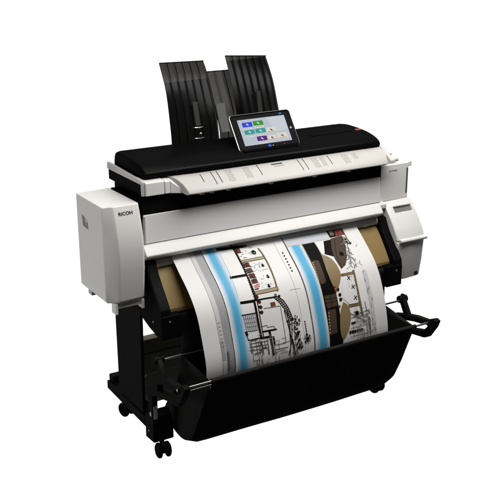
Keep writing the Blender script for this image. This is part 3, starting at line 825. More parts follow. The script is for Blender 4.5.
('d','k',4,0.0034,[(0.4573,0.5672)]),
('d','g1',4,0.0031,[(0.4656,0.5763)]),
('d','k',4,0.0043,[(0.4753,0.59)]),
('d','k',4,0.0043,[(0.4811,0.6322)]),
('d','g1',4,0.0043,[(0.4727,0.6784)]),
('d','k',4,0.0053,[(0.4622,0.6424)]),
('d','g1',4,0.0047,[(0.4909,0.6301)]),
('d','k',4,0.0059,[(0.4915,0.61)]),
('d','k',4,0.0052,[(0.4916,0.7315)]),
('d','k',4,0.0038,[(0.4846,0.6458)]),
('d','k',4,0.0037,[(0.4539,0.739)]),
('d','g1',4,0.0058,[(0.4582,0.5881)]),
('d','k',4,0.0035,[(0.486,0.6519)]),
('l','k',3,0.003,[(0.43,0.48),(0.452,0.74)]),
('l','k',3,0.0025,[(0.445,0.48),(0.43,0.74)]),
('l','g1',3,0.0016,[(0.3283,0.065),(0.3469,0.065)]),
('l','k',3,0.0016,[(0.3335,0.077),(0.351,0.077)]),
('l','g1',3,0.0016,[(0.3158,0.089),(0.3289,0.089)]),
('l','g1',3,0.0016,[(0.3184,0.101),(0.3258,0.101)]),
('l','k',3,0.0016,[(0.3296,0.113),(0.3385,0.113)]),
('l','g1',3,0.0016,[(0.3272,0.125),(0.3406,0.125)]),
('l','k',3,0.0016,[(0.3168,0.137),(0.3248,0.137)]),
('l','k',3,0.0016,[(0.3273,0.149),(0.3453,0.149)]),
('l','k',3,0.0016,[(0.3265,0.161),(0.3448,0.161)]),
('l','g1',3,0.0016,[(0.316,0.173),(0.3342,0.173)]),
('l','k',3,0.0016,[(0.3278,0.185),(0.3404,0.185)]),
('l','g1',3,0.0016,[(0.3298,0.197),(0.3374,0.197)]),
('l','g1',3,0.0016,[(0.3346,0.209),(0.349,0.209)]),
('l','g1',3,0.0016,[(0.3162,0.221),(0.3222,0.221)]),
('l','g1',3,0.0016,[(0.3283,0.233),(0.3454,0.233)]),
('l','k',3,0.0016,[(0.3163,0.245),(0.326,0.245)]),
('l','g1',3,0.0016,[(0.3297,0.257),(0.3465,0.257)]),
('l','g1',3,0.0016,[(0.3307,0.269),(0.3377,0.269)]),
('l','g1',3,0.0016,[(0.3243,0.281),(0.337,0.281)]),
('l','k',3,0.0016,[(0.3215,0.293),(0.3281,0.293)]),
('l','g1',3,0.0016,[(0.3285,0.305),(0.3426,0.305)]),
('l','g1',3,0.0016,[(0.3266,0.317),(0.3465,0.317)]),
('l','k',3,0.0032,[(0.567,0.05),(0.567,0.75)]),
('p','g4',1,0.0,[(0.569,0.03),(0.818,0.03),(0.818,0.131),(0.569,0.131)]),
('p','u0',1,0.0,[(0.572,0.133),(0.576,0.133),(0.576,0.75),(0.572,0.75)]),
('p','u0',1,0.0,[(0.5757,0.133),(0.5798,0.133),(0.5798,0.75),(0.5757,0.75)]),
('p','u1',1,0.0,[(0.5795,0.133),(0.5835,0.133),(0.5835,0.75),(0.5795,0.75)]),
('p','u2',1,0.0,[(0.5832,0.133),(0.5872,0.133),(0.5872,0.75),(0.5832,0.75)]),
('p','u4',1,0.0,[(0.5869,0.133),(0.5909,0.133),(0.5909,0.75),(0.5869,0.75)]),
('p','u5',1,0.0,[(0.5906,0.133),(0.5947,0.133),(0.5947,0.75),(0.5906,0.75)]),
('p','u7',1,0.0,[(0.5944,0.133),(0.5984,0.133),(0.5984,0.75),(0.5944,0.75)]),
('p','u8',1,0.0,[(0.5981,0.133),(0.6021,0.133),(0.6021,0.75),(0.5981,0.75)]),
('p','u9',1,0.0,[(0.6018,0.133),(0.6058,0.133),(0.6058,0.75),(0.6018,0.75)]),
('p','u9',1,0.0,[(0.6055,0.133),(0.6096,0.133),(0.6096,0.75),(0.6055,0.75)]),
('p','u9',1,0.0,[(0.6093,0.133),(0.6133,0.133),(0.6133,0.75),(0.6093,0.75)]),
('p','u9',1,0.0,[(0.613,0.133),(0.617,0.133),(0.617,0.75),(0.613,0.75)]),
('p','u9',1,0.0,[(0.6167,0.133),(0.6208,0.133),(0.6208,0.75),(0.6167,0.75)]),
('p','u9',1,0.0,[(0.6205,0.133),(0.6245,0.133),(0.6245,0.75),(0.6205,0.75)]),
('p','u9',1,0.0,[(0.6242,0.133),(0.6282,0.133),(0.6282,0.75),(0.6242,0.75)]),
('p','u9',1,0.0,[(0.6279,0.133),(0.6319,0.133),(0.6319,0.75),(0.6279,0.75)]),
('p','u7',1,0.0,[(0.6316,0.133),(0.6357,0.133),(0.6357,0.75),(0.6316,0.75)]),
('p','u6',1,0.0,[(0.6354,0.133),(0.6394,0.133),(0.6394,0.75),(0.6354,0.75)]),
('p','u4',1,0.0,[(0.6391,0.133),(0.6431,0.133),(0.6431,0.75),(0.6391,0.75)]),
('p','u2',1,0.0,[(0.6428,0.133),(0.6468,0.133),(0.6468,0.75),(0.6428,0.75)]),
('p','u0',1,0.0,[(0.6465,0.133),(0.6506,0.133),(0.6506,0.75),(0.6465,0.75)]),
('p','u0',1,0.0,[(0.6503,0.133),(0.6543,0.133),(0.6543,0.75),(0.6503,0.75)]),
('p','k',1,0.0,[(0.652,0.134),(0.727,0.134),(0.727,0.75),(0.652,0.75)]),
('l','gold',2,0.002,[(0.6505,0.134),(0.6505,0.75)]),
('l','gold',3,0.002,[(0.727,0.134),(0.727,0.75)]),
('p','brn',3,0.0,[(0.6559,0.253),(0.6751,0.2454),(0.6955,0.2529),(0.6925,0.3062),(0.6892,0.3767),(0.6793,0.3881),(0.6566,0.3896),(0.654,0.3235)]),
('d','gold',4,0.0068,[(0.6598,0.2585)]),
('d','gold',4,0.0068,[(0.658,0.2723)]),
('d','gold',4,0.0068,[(0.6563,0.2859)]),
('d','gold',4,0.0068,[(0.6548,0.2993)]),
('d','gold',4,0.0068,[(0.6536,0.3126)]),
('d','gold',4,0.0068,[(0.6526,0.3258)]),
('d','gold',4,0.0068,[(0.6518,0.3388)]),
('d','gold',4,0.0068,[(0.6514,0.3516)]),
('d','gold',4,0.0068,[(0.6512,0.3643)]),
('p','brn',3,0.0,[(0.6586,0.4553),(0.7264,0.4562),(0.7206,0.523),(0.6618,0.525)]),
('l','k',4,0.0027,[(0.6619,0.4768),(0.7254,0.4792)]),
('l','k',4,0.0027,[(0.6619,0.4959),(0.7231,0.498)]),
('l','k',4,0.0027,[(0.6915,0.4579),(0.6892,0.5236)]),
('p','brn',3,0.0,[(0.6624,0.5344),(0.7075,0.537),(0.6961,0.6655),(0.6539,0.6705)]),
('d','gold',4,0.0068,[(0.6651,0.5503)]),
('d','gold',4,0.0068,[(0.6633,0.5677)]),
('d','gold',4,0.0068,[(0.6617,0.5851)]),
('d','gold',4,0.0068,[(0.6602,0.6026)]),
('d','gold',4,0.0068,[(0.6589,0.6202)]),
('d','gold',4,0.0068,[(0.6578,0.6379)]),
('d','gold',4,0.0068,[(0.657,0.6557)]),
('p','dk2',3,0.0,[(0.8183,0.0469),(0.9095,0.0465),(0.9087,0.1196),(0.8205,0.1246)]),
('p','red',4,0.0,[(0.8649,0.0525),(0.9069,0.0515),(0.9034,0.1184),(0.8573,0.1161)]),
('p','olive',4,0.0,[(0.8297,0.0605),(0.8527,0.0605),(0.8507,0.1126),(0.8288,0.1137)]),
('l','dgold',4,0.0041,[(0.911,0.0469),(0.9101,0.1219),(0.9094,0.159),(0.9182,0.1852)]),
('p','dk2',2,0.0,[(0.775,0.1387),(0.8182,0.1368),(0.7893,0.2465),(0.7464,0.2198)]),
('p','brn',3,0.0,[(0.8191,0.1311),(0.8671,0.1252),(0.8894,0.1252),(0.89,0.1596),(0.8769,0.2096),(0.8538,0.2704),(0.8284,0.3101),(0.7968,0.3276),(0.7907,0.2928),(0.7869,0.2553),(0.7956,0.2007)]),
('d','k',4,0.0229,[(0.8348,0.24)]),
('l','dk2',4,0.0022,[(0.8387,0.1384),(0.8019,0.2494),(0.7992,0.3256)]),
('p','tan',4,0.0,[(0.7246,0.2186),(0.7498,0.2338),(0.7692,0.2587),(0.7806,0.2995),(0.7833,0.3418),(0.7792,0.3676),(0.7615,0.4042),(0.7443,0.432),(0.7274,0.4556),(0.7229,0.4274),(0.7144,0.3781),(0.7128,0.3194)]),
('p','tan',4,0.0,[(0.756,0.5077),(0.773,0.5247),(0.7835,0.5427),(0.7866,0.5862),(0.7767,0.6307),(0.7635,0.6667),(0.7455,0.6955),(0.7276,0.7151),(0.7169,0.6866),(0.7151,0.6468),(0.7217,0.5942),(0.7369,0.5437)]),
('p','w2',2,0.0,[(0.7219,0.1316),(0.7758,0.137),(0.7472,0.2181),(0.7307,0.2191)]),
('d','dk2',4,0.0145,[(0.7417,0.4361)]),
('d','dk2',4,0.0145,[(0.7459,0.4666)]),
('d','dk2',4,0.0145,[(0.7452,0.4928)]),
('d','red',4,0.0102,[(0.7269,0.4212)]),
('d','red',4,0.0102,[(0.7276,0.4409)]),
('d','red',4,0.0102,[(0.7316,0.5286)]),
('l','g2',3,0.0019,[(0.8643,0.2299),(0.8621,0.2306)]),
('l','olive',3,0.0019,[(0.8873,0.1601),(0.8906,0.1633)]),
('l','g1',3,0.0019,[(0.9008,0.1717),(0.9031,0.1776)]),
('l','k',3,0.0019,[(0.8715,0.2865),(0.8577,0.2968)]),
('l','k',3,0.0019,[(0.8552,0.2793),(0.8449,0.283)]),
('l','g1',3,0.0019,[(0.8899,0.205),(0.8917,0.2167)]),
('l','k',3,0.0019,[(0.8854,0.2372),(0.8806,0.2486)]),
('l','g2',3,0.0019,[(0.8931,0.1589),(0.8994,0.1597)]),
('l','k',3,0.0019,[(0.8826,0.1945),(0.8762,0.1927)]),
('l','g2',3,0.0019,[(0.8533,0.3033),(0.8537,0.2953)]),
('l','g1',3,0.0019,[(0.9015,0.1816),(0.8924,0.1837)]),
('l','g2',3,0.0019,[(0.8606,0.2681),(0.8573,0.2699)]),
('l','k',3,0.0019,[(0.8991,0.183),(0.9132,0.1765)]),
('l','k',3,0.0019,[(0.8824,0.1728),(0.8931,0.1636)]),
('l','g2',3,0.0019,[(0.8599,0.3266),(0.8638,0.3295)]),
('l','g2',3,0.0019,[(0.8399,0.3237),(0.8304,0.3317)]),
('l','k',3,0.0019,[(0.9036,0.164),(0.8907,0.1728)]),
('l','g1',3,0.0019,[(0.8892,0.1664),(0.8884,0.1565)]),
('l','g1',3,0.0019,[(0.8542,0.3165),(0.852,0.3224)]),
('l','olive',3,0.0019,[(0.8556,0.3036),(0.8531,0.3105)]),
('l','olive',3,0.0019,[(0.8613,0.2966),(0.8617,0.292)]),
('l','g1',3,0.0019,[(0.8766,0.2302),(0.8738,0.2434)]),
('l','k',3,0.0019,[(0.8462,0.2998),(0.8488,0.2954)]),
('l','k',3,0.0019,[(0.8667,0.2581),(0.8618,0.2678)]),
('l','g1',3,0.0019,[(0.8723,0.2109),(0.8706,0.2173)]),
('l','g1',3,0.0019,[(0.8926,0.1751),(0.8819,0.1826)]),
('l','k',3,0.0019,[(0.8903,0.1715),(0.8866,0.1756)]),
('l','k',3,0.0019,[(0.8868,0.1747),(0.8951,0.1725)]),
('l','olive',3,0.0019,[(0.8644,0.279),(0.8647,0.2814)]),
('l','olive',3,0.0019,[(0.8745,0.195),(0.8768,0.1996)]),
('l','olive',3,0.0019,[(0.8729,0.2568),(0.8646,0.2625)]),
('l','k',3,0.0019,[(0.8564,0.258),(0.8661,0.2555)]),
('l','olive',3,0.0019,[(0.8632,0.3316),(0.8561,0.3285)]),
('l','olive',3,0.0019,[(0.8583,0.3064),(0.8487,0.3089)]),
('l','g2',3,0.0019,[(0.8881,0.1588),(0.879,0.1646)]),
('l','g1',3,0.0019,[(0.8483,0.3214),(0.8419,0.3302)]),
('l','olive',3,0.0019,[(0.8925,0.1524),(0.9,0.1562)]),
('l','k',3,0.0019,[(0.8949,0.1707),(0.9013,0.1696)]),
('l','olive',3,0.0019,[(0.8701,0.2791),(0.8687,0.2917)]),
('l','k',3,0.0019,[(0.8774,0.2478),(0.8836,0.2467)]),
('l','g2',3,0.0019,[(0.854,0.2709),(0.8453,0.2827)]),
('l','olive',3,0.0019,[(0.9008,0.1415),(0.9036,0.1534)]),
('l','olive',3,0.0019,[(0.8675,0.2959),(0.8652,0.3076)]),
('l','k',3,0.0019,[(0.8691,0.2582),(0.8707,0.2696)]),
('l','olive',3,0.0019,[(0.9047,0.1622),(0.9119,0.1574)]),
('l','olive',3,0.0019,[(0.8654,0.269),(0.8552,0.2814)]),
('d','dgrn',4,0.0119,[(0.898,0.171)]),
('d','dgrn',4,0.0119,[(0.9129,0.1821)]),
('d','dgrn',4,0.0119,[(0.8986,0.1518)]),
('l','g1',3,0.0027,[(0.895,0.1848),(0.8742,0.2657),(0.8554,0.3249)]),
('p','w2',1,0.0,[(0.7809,0.3826),(0.843,0.3861),(0.8304,0.5337),(0.7919,0.5329),(0.7563,0.486)]),
('l','dgold',3,0.0081,[(0.856,0.3474),(0.8516,0.436),(0.8476,0.5219),(0.8505,0.6012)]),
('d','dgold',4,0.0071,[(0.8604,0.3534)]),
('d','dgold',4,0.0071,[(0.8587,0.3668)]),
('d','dgold',4,0.0071,[(0.8572,0.38)]),
('d','dgold',4,0.0071,[(0.8559,0.3931)]),
('d','dgold',4,0.0071,[(0.8549,0.4062)]),
('d','dgold',4,0.0071,[(0.8542,0.4191)]),
('d','dgold',4,0.0071,[(0.8536,0.4321)]),
('d','dgold',4,0.0071,[(0.8532,0.445)]),
('d','dgold',4,0.0071,[(0.8529,0.4579)]),
('d','dgold',4,0.0071,[(0.8528,0.4708)]),
('d','dgold',4,0.0071,[(0.8528,0.4837)]),
('d','dgold',4,0.0071,[(0.8528,0.4967)]),
('d','dgold',4,0.0071,[(0.8529,0.5097)]),
('d','dgold',4,0.0071,[(0.8531,0.5227)]),
('d','dgold',4,0.0071,[(0.8534,0.5357)]),
('d','dgold',4,0.0071,[(0.8538,0.5487)]),
('d','dgold',4,0.0071,[(0.8543,0.5617)]),
('d','dgold',4,0.0071,[(0.8549,0.5748)]),
('d','dgold',4,0.0071,[(0.8556,0.5879)]),
('d','dgold',4,0.0071,[(0.8564,0.601)]),
('l','dgold',3,0.0108,[(0.7807,0.363),(0.8505,0.363)]),
('l','dgold',3,0.0121,[(0.7829,0.5371),(0.8527,0.5388)]),
('l','k',3,0.0022,[(0.784,0.5311),(0.854,0.532)]),
('d','k',4,0.0054,[(0.8198,0.3877)]),
('d','k',4,0.0054,[(0.821,0.397)]),
('d','k',4,0.0054,[(0.817,0.39)]),
('d','k',4,0.0054,[(0.8096,0.394)]),
('d','k',4,0.0054,[(0.8161,0.3867)]),
('d','k',4,0.0054,[(0.8155,0.3772)]),
('d','k',4,0.0054,[(0.8189,0.3846)]),
('d','k',4,0.0054,[(0.8265,0.3811)]),
('d','k',4,0.0054,[(0.8312,0.4395)]),
('d','k',4,0.0054,[(0.833,0.4487)]),
('d','k',4,0.0054,[(0.8286,0.4418)]),
('d','k',4,0.0054,[(0.8213,0.4457)]),
('d','k',4,0.0054,[(0.8274,0.4386)]),
('d','k',4,0.0054,[(0.8262,0.4292)]),
('d','k',4,0.0054,[(0.8301,0.4365)]),
('d','k',4,0.0054,[(0.8375,0.4331)]),
('d','k',4,0.0054,[(0.8307,0.5008)]),
('d','k',4,0.0054,[(0.8328,0.51)]),
('d','k',4,0.0054,[(0.8282,0.503)]),
('d','k',4,0.0054,[(0.8211,0.5069)]),
('d','k',4,0.0054,[(0.8269,0.4998)]),
('d','k',4,0.0054,[(0.8252,0.4903)]),
('d','k',4,0.0054,[(0.8295,0.4977)]),
('d','k',4,0.0054,[(0.8367,0.4944)]),
('d','k',4,0.017,[(0.8214,0.585)]),
('l','k',3,0.0019,[(0.8214,0.585),(0.839,0.5891)]),
('l','k',3,0.0019,[(0.8214,0.585),(0.834,0.599)]),
('l','k',3,0.0019,[(0.8214,0.585),(0.8241,0.6035)]),
('l','k',3,0.0019,[(0.8214,0.585),(0.8132,0.6009)]),
('l','k',3,0.0019,[(0.8214,0.585),(0.8055,0.5922)]),
('l','k',3,0.0019,[(0.8214,0.585),(0.8039,0.5807)]),
('l','k',3,0.0019,[(0.8214,0.585),(0.8091,0.5709)]),
('l','k',3,0.0019,[(0.8214,0.585),(0.8191,0.5665)]),
('l','k',3,0.0019,[(0.8214,0.585),(0.8299,0.5691)]),
('l','k',3,0.0019,[(0.8214,0.585),(0.8375,0.5779)]),
('l','k',3,0.0027,[(0.7766,0.5722),(0.8166,0.605),(0.8622,0.6372)]),
('l','g1',3,0.0019,[(0.7876,0.6059),(0.8528,0.586)]),
('l','k',3,0.0115,[(0.7646,0.6812),(0.7736,0.6811)]),
('l','k',3,0.0115,[(0.7785,0.6816),(0.7876,0.6815)]),
('l','k',3,0.0115,[(0.7925,0.6819),(0.8016,0.6818)]),
('l','k',3,0.0115,[(0.8065,0.6822),(0.8156,0.6821)]),
('l','k',3,0.0115,[(0.8206,0.6826),(0.8297,0.6825)]),
('l','k',3,0.0115,[(0.8347,0.6829),(0.8439,0.6828)]),
('l','k',3,0.0081,[(0.7813,0.6333),(0.7879,0.6334)]),
('l','k',3,0.0081,[(0.7895,0.6338),(0.7961,0.6338)]),
('l','k',3,0.0081,[(0.7977,0.6342),(0.8043,0.6342)]),
('l','g1',3,0.0019,[(0.7797,0.6041),(0.8913,0.6084)]),
('l','g1',3,0.0019,[(0.7723,0.661),(0.8849,0.6586)]),
('l','g1',3,0.0019,[(0.7686,0.708),(0.8808,0.7059)]),
('l','g1',3,0.0022,[(0.79,0.63),(0.7938,0.7146)]),
('l','g1',3,0.0022,[(0.8692,0.6492),(0.8752,0.7362)]),
('l','g1',3,0.003,[(0.8773,0.5324),(0.8851,0.673),(0.8936,0.7326)]),
('l','g1',3,0.0068,[(0.8899,0.6184),(0.8905,0.715)]),
('d','k',4,0.0076,[(0.8933,0.5954)]),
('d','k',4,0.0051,[(0.8926,0.6365)]),
('p','g3',1,0.0,[(0.905,0.36),(0.928,0.36),(0.928,0.75),(0.905,0.75)]),
('l','g2',3,0.0012,[(0.87,0.6),(0.8894,0.6)]),
('l','g2',3,0.0012,[(0.87,0.61),(0.8777,0.61)]),
('l','g2',3,0.0012,[(0.87,0.62),(0.8763,0.62)]),
('l','g2',3,0.0012,[(0.87,0.63),(0.8785,0.63)]),
('l','g2',3,0.0012,[(0.87,0.64),(0.8805,0.64)]),
('l','g2',3,0.0012,[(0.87,0.65),(0.8898,0.65)]),
('l','g2',3,0.0012,[(0.87,0.66),(0.8778,0.66)]),
('l','g2',3,0.0012,[(0.87,0.67),(0.8833,0.67)]),
('l','g2',3,0.0012,[(0.87,0.68),(0.888,0.68)]),
('l','g2',3,0.0012,[(0.87,0.69),(0.8803,0.69)]),
('l','g2',3,0.0012,[(0.87,0.7),(0.8801,0.7)]),
('l','g2',3,0.0012,[(0.87,0.71),(0.879,0.71)]),
('l','g2',3,0.0012,[(0.87,0.72),(0.8768,0.72)]),
('l','g2',3,0.0012,[(0.87,0.73),(0.8841,0.73)]),
('l','g1',3,0.0016,[(0.8562,0.5978),(0.8562,0.6303)]),
('l','g1',3,0.0016,[(0.8695,0.6027),(0.8821,0.6027)]),
('l','g2',3,0.0016,[(0.8687,0.6926),(0.8847,0.6926)]),
('l','g1',3,0.0016,[(0.8163,0.6183),(0.8163,0.6396)]),
('l','k',3,0.0016,[(0.8488,0.6398),(0.8751,0.6398)]),
('l','g1',3,0.0016,[(0.8269,0.6716),(0.839,0.6716)]),
('l','g1',3,0.0016,[(0.851,0.7084),(0.851,0.7321)]),
('l','g2',3,0.0016,[(0.8025,0.5742),(0.832,0.5742)]),
('l','k',3,0.0016,[(0.878,0.6862),(0.8924,0.6862)]),
('l','g1',3,0.0016,[(0.8705,0.6712),(0.8705,0.7031)]),
('l','g2',3,0.0016,[(0.849,0.6357),(0.8823,0.6357)]),
('l','k',3,0.0016,[(0.866,0.6701),(0.8966,0.6701)]),
('l','g2',3,0.0016,[(0.832,0.6978),(0.832,0.7348)]),
('l','g1',3,0.0016,[(0.8866,0.7029),(0.915,0.7029)]),
('l','g1',3,0.0016,[(0.8531,0.6157),(0.8837,0.6157)]),
('l','g1',3,0.0016,[(0.8065,0.7287),(0.8065,0.7405)]),
('l','g2',3,0.0016,[(0.8316,0.6306),(0.8496,0.6306)]),
('l','k',3,0.0016,[(0.8026,0.6256),(0.8233,0.6256)]),
('l','g2',3,0.0016,[(0.8191,0.5824),(0.8191,0.627)]),
('l','k',3,0.0016,[(0.8497,0.6504),(0.8813,0.6504)]),
('l','g1',3,0.0016,[(0.8688,0.5847),(0.8901,0.5847)]),
('l','g2',3,0.0016,[(0.8275,0.6242),(0.8275,0.6368)]),
('l','g1',3,0.0016,[(0.8186,0.6509),(0.8396,0.6509)]),
('l','k',3,0.0016,[(0.8364,0.7122),(0.8701,0.7122)]),
('l','g2',3,0.0016,[(0.852,0.6757),(0.852,0.7157)]),
('l','g2',3,0.0016,[(0.8925,0.6041),(0.9071,0.6041)]),
('l','g1',3,0.0016,[(0.8673,0.6785),(0.8794,0.6785)]),
('l','g2',3,0.0016,[(0.8432,0.6896),(0.8432,0.7263)]),
('l','k',3,0.0016,[(0.8816,0.585),(0.8928,0.585)]),
('l','g1',3,0.0016,[(0.813,0.6634),(0.8233,0.6634)]),
('l','g1',3,0.0016,[(0.8895,0.6285),(0.8895,0.6725)]),
('l','g1',3,0.0016,[(0.8768,0.7079),(0.9027,0.7079)]),
('l','k',3,0.0016,[(0.8376,0.587),(0.8712,0.587)]),
('l','g1',3,0.0016,[(0.8563,0.7206),(0.8563,0.741)]),
('l','g2',3,0.0016,[(0.8152,0.6974),(0.8304,0.6974)]),
('l','g2',3,0.0016,[(0.8818,0.643),(0.9081,0.643)]),
('l','g2',3,0.0016,[(0.8536,0.6833),(0.8536,0.7222)]),
('l','g2',3,0.0016,[(0.826,0.5909),(0.839,0.5909)]),
('l','g2',3,0.0016,[(0.8361,0.6928),(0.8562,0.6928)]),
('l','g1',3,0.0016,[(0.8219,0.6674),(0.8219,0.6934)]),
('l','g1',3,0.0016,[(0.8425,0.6432),(0.8626,0.6432)]),
('l','k',3,0.0016,[(0.8538,0.5867),(0.8736,0.5867)]),
('l','g1',3,0.0016,[(0.8809,0.5608),(0.8809,0.6065)]),
('l','k',3,0.0016,[(0.8716,0.5831),(0.8986,0.5831)]),
('l','g1',3,0.0016,[(0.831,0.6528),(0.8464,0.6528)]),
('l','g1',3,0.0016,[(0.8935,0.6672),(0.8935,0.7002)]),
('l','k',3,0.0016,[(0.844,0.5923),(0.8562,0.5923)]),
('l','g2',3,0.0016,[(0.8313,0.725),(0.8579,0.725)]),
('l','g1',3,0.0016,[(0.8853,0.7314),(0.8853,0.745)]),
('l','g2',3,0.0016,[(0.8604,0.5637),(0.8683,0.5637)]),
('d','g3',3,0.0029,[(0.8215,0.5563)]),
('d','g1',3,0.0021,[(0.8315,0.4669)]),
('d','g1',3,0.0025,[(0.844,0.4053)]),
('d','g2',3,0.0034,[(0.8226,0.348)]),
('d','g1',3,0.003,[(0.8076,0.5446)]),
('d','g1',3,0.0021,[(0.8489,0.4239)]),
('d','g2',3,0.0031,[(0.821,0.3629)]),
('d','g2',3,0.0034,[(0.8094,0.361)]),
('d','g1',3,0.0036,[(0.8323,0.3333)]),
('d','g1',3,0.0021,[(0.8171,0.3703)]),
('d','g2',3,0.0016,[(0.807,0.5165)]),
('d','g3',3,0.0034,[(0.8416,0.3652)]),
('d','g3',3,0.0025,[(0.8354,0.4576)]),
('d','g2',3,0.0028,[(0.8301,0.4038)]),
('d','g2',3,0.0036,[(0.8445,0.5162)]),
('d','g3',3,0.0017,[(0.8399,0.3978)]),
('d','g2',3,0.0016,[(0.8254,0.4047)]),
('d','g2',3,0.0022,[(0.8399,0.4319)]),
('d','g1',3,0.0024,[(0.8484,0.4813)]),
('d','g2',3,0.0018,[(0.8246,0.408)]),
('d','g1',3,0.0026,[(0.833,0.3829)]),
('d','g3',3,0.0027,[(0.8147,0.4735)]),
('d','g3',3,0.0037,[(0.8438,0.4324)]),
('d','g3',3,0.0032,[(0.8305,0.5543)]),
('d','g2',3,0.0023,[(0.8213,0.3342)]),
('d','g1',3,0.0028,[(0.8106,0.409)]),
('d','g3',3,0.0028,[(0.8231,0.4355)]),
('d','g2',3,0.0022,[(0.8078,0.5156)]),
('d','g2',3,0.0036,[(0.8358,0.3922)]),
('d','g1',3,0.0029,[(0.8101,0.5318)]),
('d','g1',3,0.0032,[(0.8141,0.5581)]),
('d','g1',3,0.003,[(0.8386,0.3805)]),
('d','g1',3,0.0021,[(0.8398,0.3739)]),
('d','g1',3,0.0032,[(0.8316,0.4447)]),
('d','g1',3,0.0039,[(0.8486,0.4153)]),
('d','g2',3,0.003,[(0.8333,0.5373)]),
('d','g3',3,0.0028,[(0.8248,0.3925)]),
('d','g1',3,0.0037,[(0.8084,0.4322)]),
('d','g1',3,0.0033,[(0.809,0.4202)]),
('d','g3',3,0.0031,[(0.8328,0.3683)]),
('l','k',3,0.0017,[(0.8694,0.1654),(0.8583,0.1664)]),
('l','dgrn',3,0.0017,[(0.8942,0.1455),(0.8995,0.154)]),
('l','g2',3,0.0017,[(0.8822,0.3168),(0.8839,0.3074)]),
('l','g1',3,0.0017,[(0.8834,0.2228),(0.8717,0.2317)]),
('l','g2',3,0.0017,[(0.8972,0.2937),(0.8884,0.2773)]),
('l','dgrn',3,0.0017,[(0.8765,0.11),(0.8776,0.0941)]),
('l','g1',3,0.0017,[(0.8641,0.079),(0.864,0.0764)]),
('l','g1',3,0.0017,[(0.8953,0.0672),(0.9064,0.0788)]),
('l','g1',3,0.0017,[(0.8947,0.2299),(0.8903,0.2119)]),
('l','g1',3,0.0017,[(0.8893,0.105),(0.8928,0.1045)]),
('l','dgrn',3,0.0017,[(0.8787,0.3336),(0.8902,0.3142)]),
('l','g2',3,0.0017,[(0.8784,0.0714),(0.8813,0.0644)]),
('l','g2',3,0.0017,[(0.8824,0.1915),(0.8797,0.1718)]),
('l','g1',3,0.0017,[(0.894,0.2399),(0.8911,0.2503)]),
('l','k',3,0.0017,[(0.9077,0.0676),(0.9078,0.0846)]),
('l','g1',3,0.0017,[(0.8878,0.145),(0.8982,0.1319)]),
('l','k',3,0.0017,[(0.8854,0.1324),(0.8863,0.1523)]),
('l','dgrn',3,0.0017,[(0.8805,0.2027),(0.8891,0.2166)]),
('l','k',3,0.0017,[(0.8984,0.2828),(0.8946,0.287)]),
('l','dgrn',3,0.0017,[(0.8622,0.2832),(0.8672,0.2674)]),
('l','olive',3,0.0017,[(0.8905,0.0854),(0.8936,0.0968)]),
('l','olive',3,0.0017,[(0.8714,0.2403),(0.8612,0.2534)]),
('l','g1',3,0.0017,[(0.8838,0.1358),(0.8906,0.1316)]),
('l','dgrn',3,0.0017,[(0.8814,0.164),(0.8801,0.1553)]),
('l','k',3,0.0017,[(0.8753,0.3222),(0.8686,0.3393)]),
('l','dgrn',3,0.0017,[(0.8983,0.179),(0.8919,0.1987)]),
('l','g1',3,0.0017,[(0.8859,0.2577),(0.8876,0.2408)]),
('l','g2',3,0.0017,[(0.8952,0.0754),(0.9018,0.0636)]),
('l','g2',3,0.0017,[(0.8941,0.1338),(0.8921,0.142)]),
('l','g1',3,0.0017,[(0.8776,0.2555),(0.8743,0.2665)]),
('l','dgrn',3,0.0017,[(0.9102,0.1823),(0.9109,0.181)]),
('l','dgrn',3,0.0017,[(0.8911,0.2477),(0.8899,0.2421)]),
('l','olive',3,0.0017,[(0.9114,0.3267),(0.9067,0.3093)]),
('l','g1',3,0.0017,[(0.8675,0.1137),(0.8569,0.1226)]),
('l','g2',3,0.0017,[(0.8813,0.26),(0.8752,0.2599)]),
('l','k',3,0.0017,[(0.8782,0.32),(0.8864,0.321)]),
('l','k',3,0.0017,[(0.8875,0.2775),(0.88,0.2704)]),
('l','dgrn',3,0.0017,[(0.8805,0.2808),(0.8838,0.281)]),
('l','g1',3,0.0017,[(0.901,0.0929),(0.8891,0.101)]),
('l','g2',3,0.0017,[(0.8793,0.1807),(0.8839,0.161)]),
('l','k',3,0.0017,[(0.8807,0.0858),(0.8892,0.0983)]),
('l','olive',3,0.0017,[(0.9188,0.0912),(0.909,0.0975)]),
('l','k',3,0.0017,[(0.898,0.0995),(0.9022,0.0935)]),
('l','g1',3,0.0017,[(0.8943,0.2917),(0.8861,0.3009)]),
('l','g1',3,0.0017,[(0.8812,0.0768),(0.8769,0.0844)]),
('l','g2',3,0.0017,[(0.9147,0.3247),(0.9161,0.3339)]),
('l','dgrn',3,0.0017,[(0.8944,0.1321),(0.9018,0.1417)]),
('l','g1',3,0.0017,[(0.8866,0.1685),(0.8784,0.1619)]),
('l','dgrn',3,0.0017,[(0.8821,0.2197),(0.887,0.2374)]),
('l','olive',3,0.0017,[(0.8815,0.2346),(0.8805,0.2295)]),
('l','olive',3,0.0017,[(0.8834,0.2915),(0.8898,0.3062)]),
('l','g2',3,0.0017,[(0.8706,0.3082),(0.8751,0.2938)]),
('l','dgrn',3,0.0017,[(0.8705,0.2552),(0.871,0.2383)]),
('l','g1',3,0.0017,[(0.9018,0.1108),(0.9039,0.104)]),
('l','olive',3,0.0017,[(0.8875,0.3346),(0.8767,0.3203)]),
('l','g2',3,0.0017,[(0.8715,0.2653),(0.8778,0.2847)]),
('l','k',3,0.0017,[(0.9142,0.3108),(0.9137,0.2998)]),
('l','g2',3,0.0017,[(0.8703,0.181),(0.8606,0.1744)]),
('l','dgrn',3,0.0017,[(0.8795,0.2648),(0.879,0.2727)]),
('l','k',3,0.0017,[(0.8801,0.276),(0.889,0.2905)]),
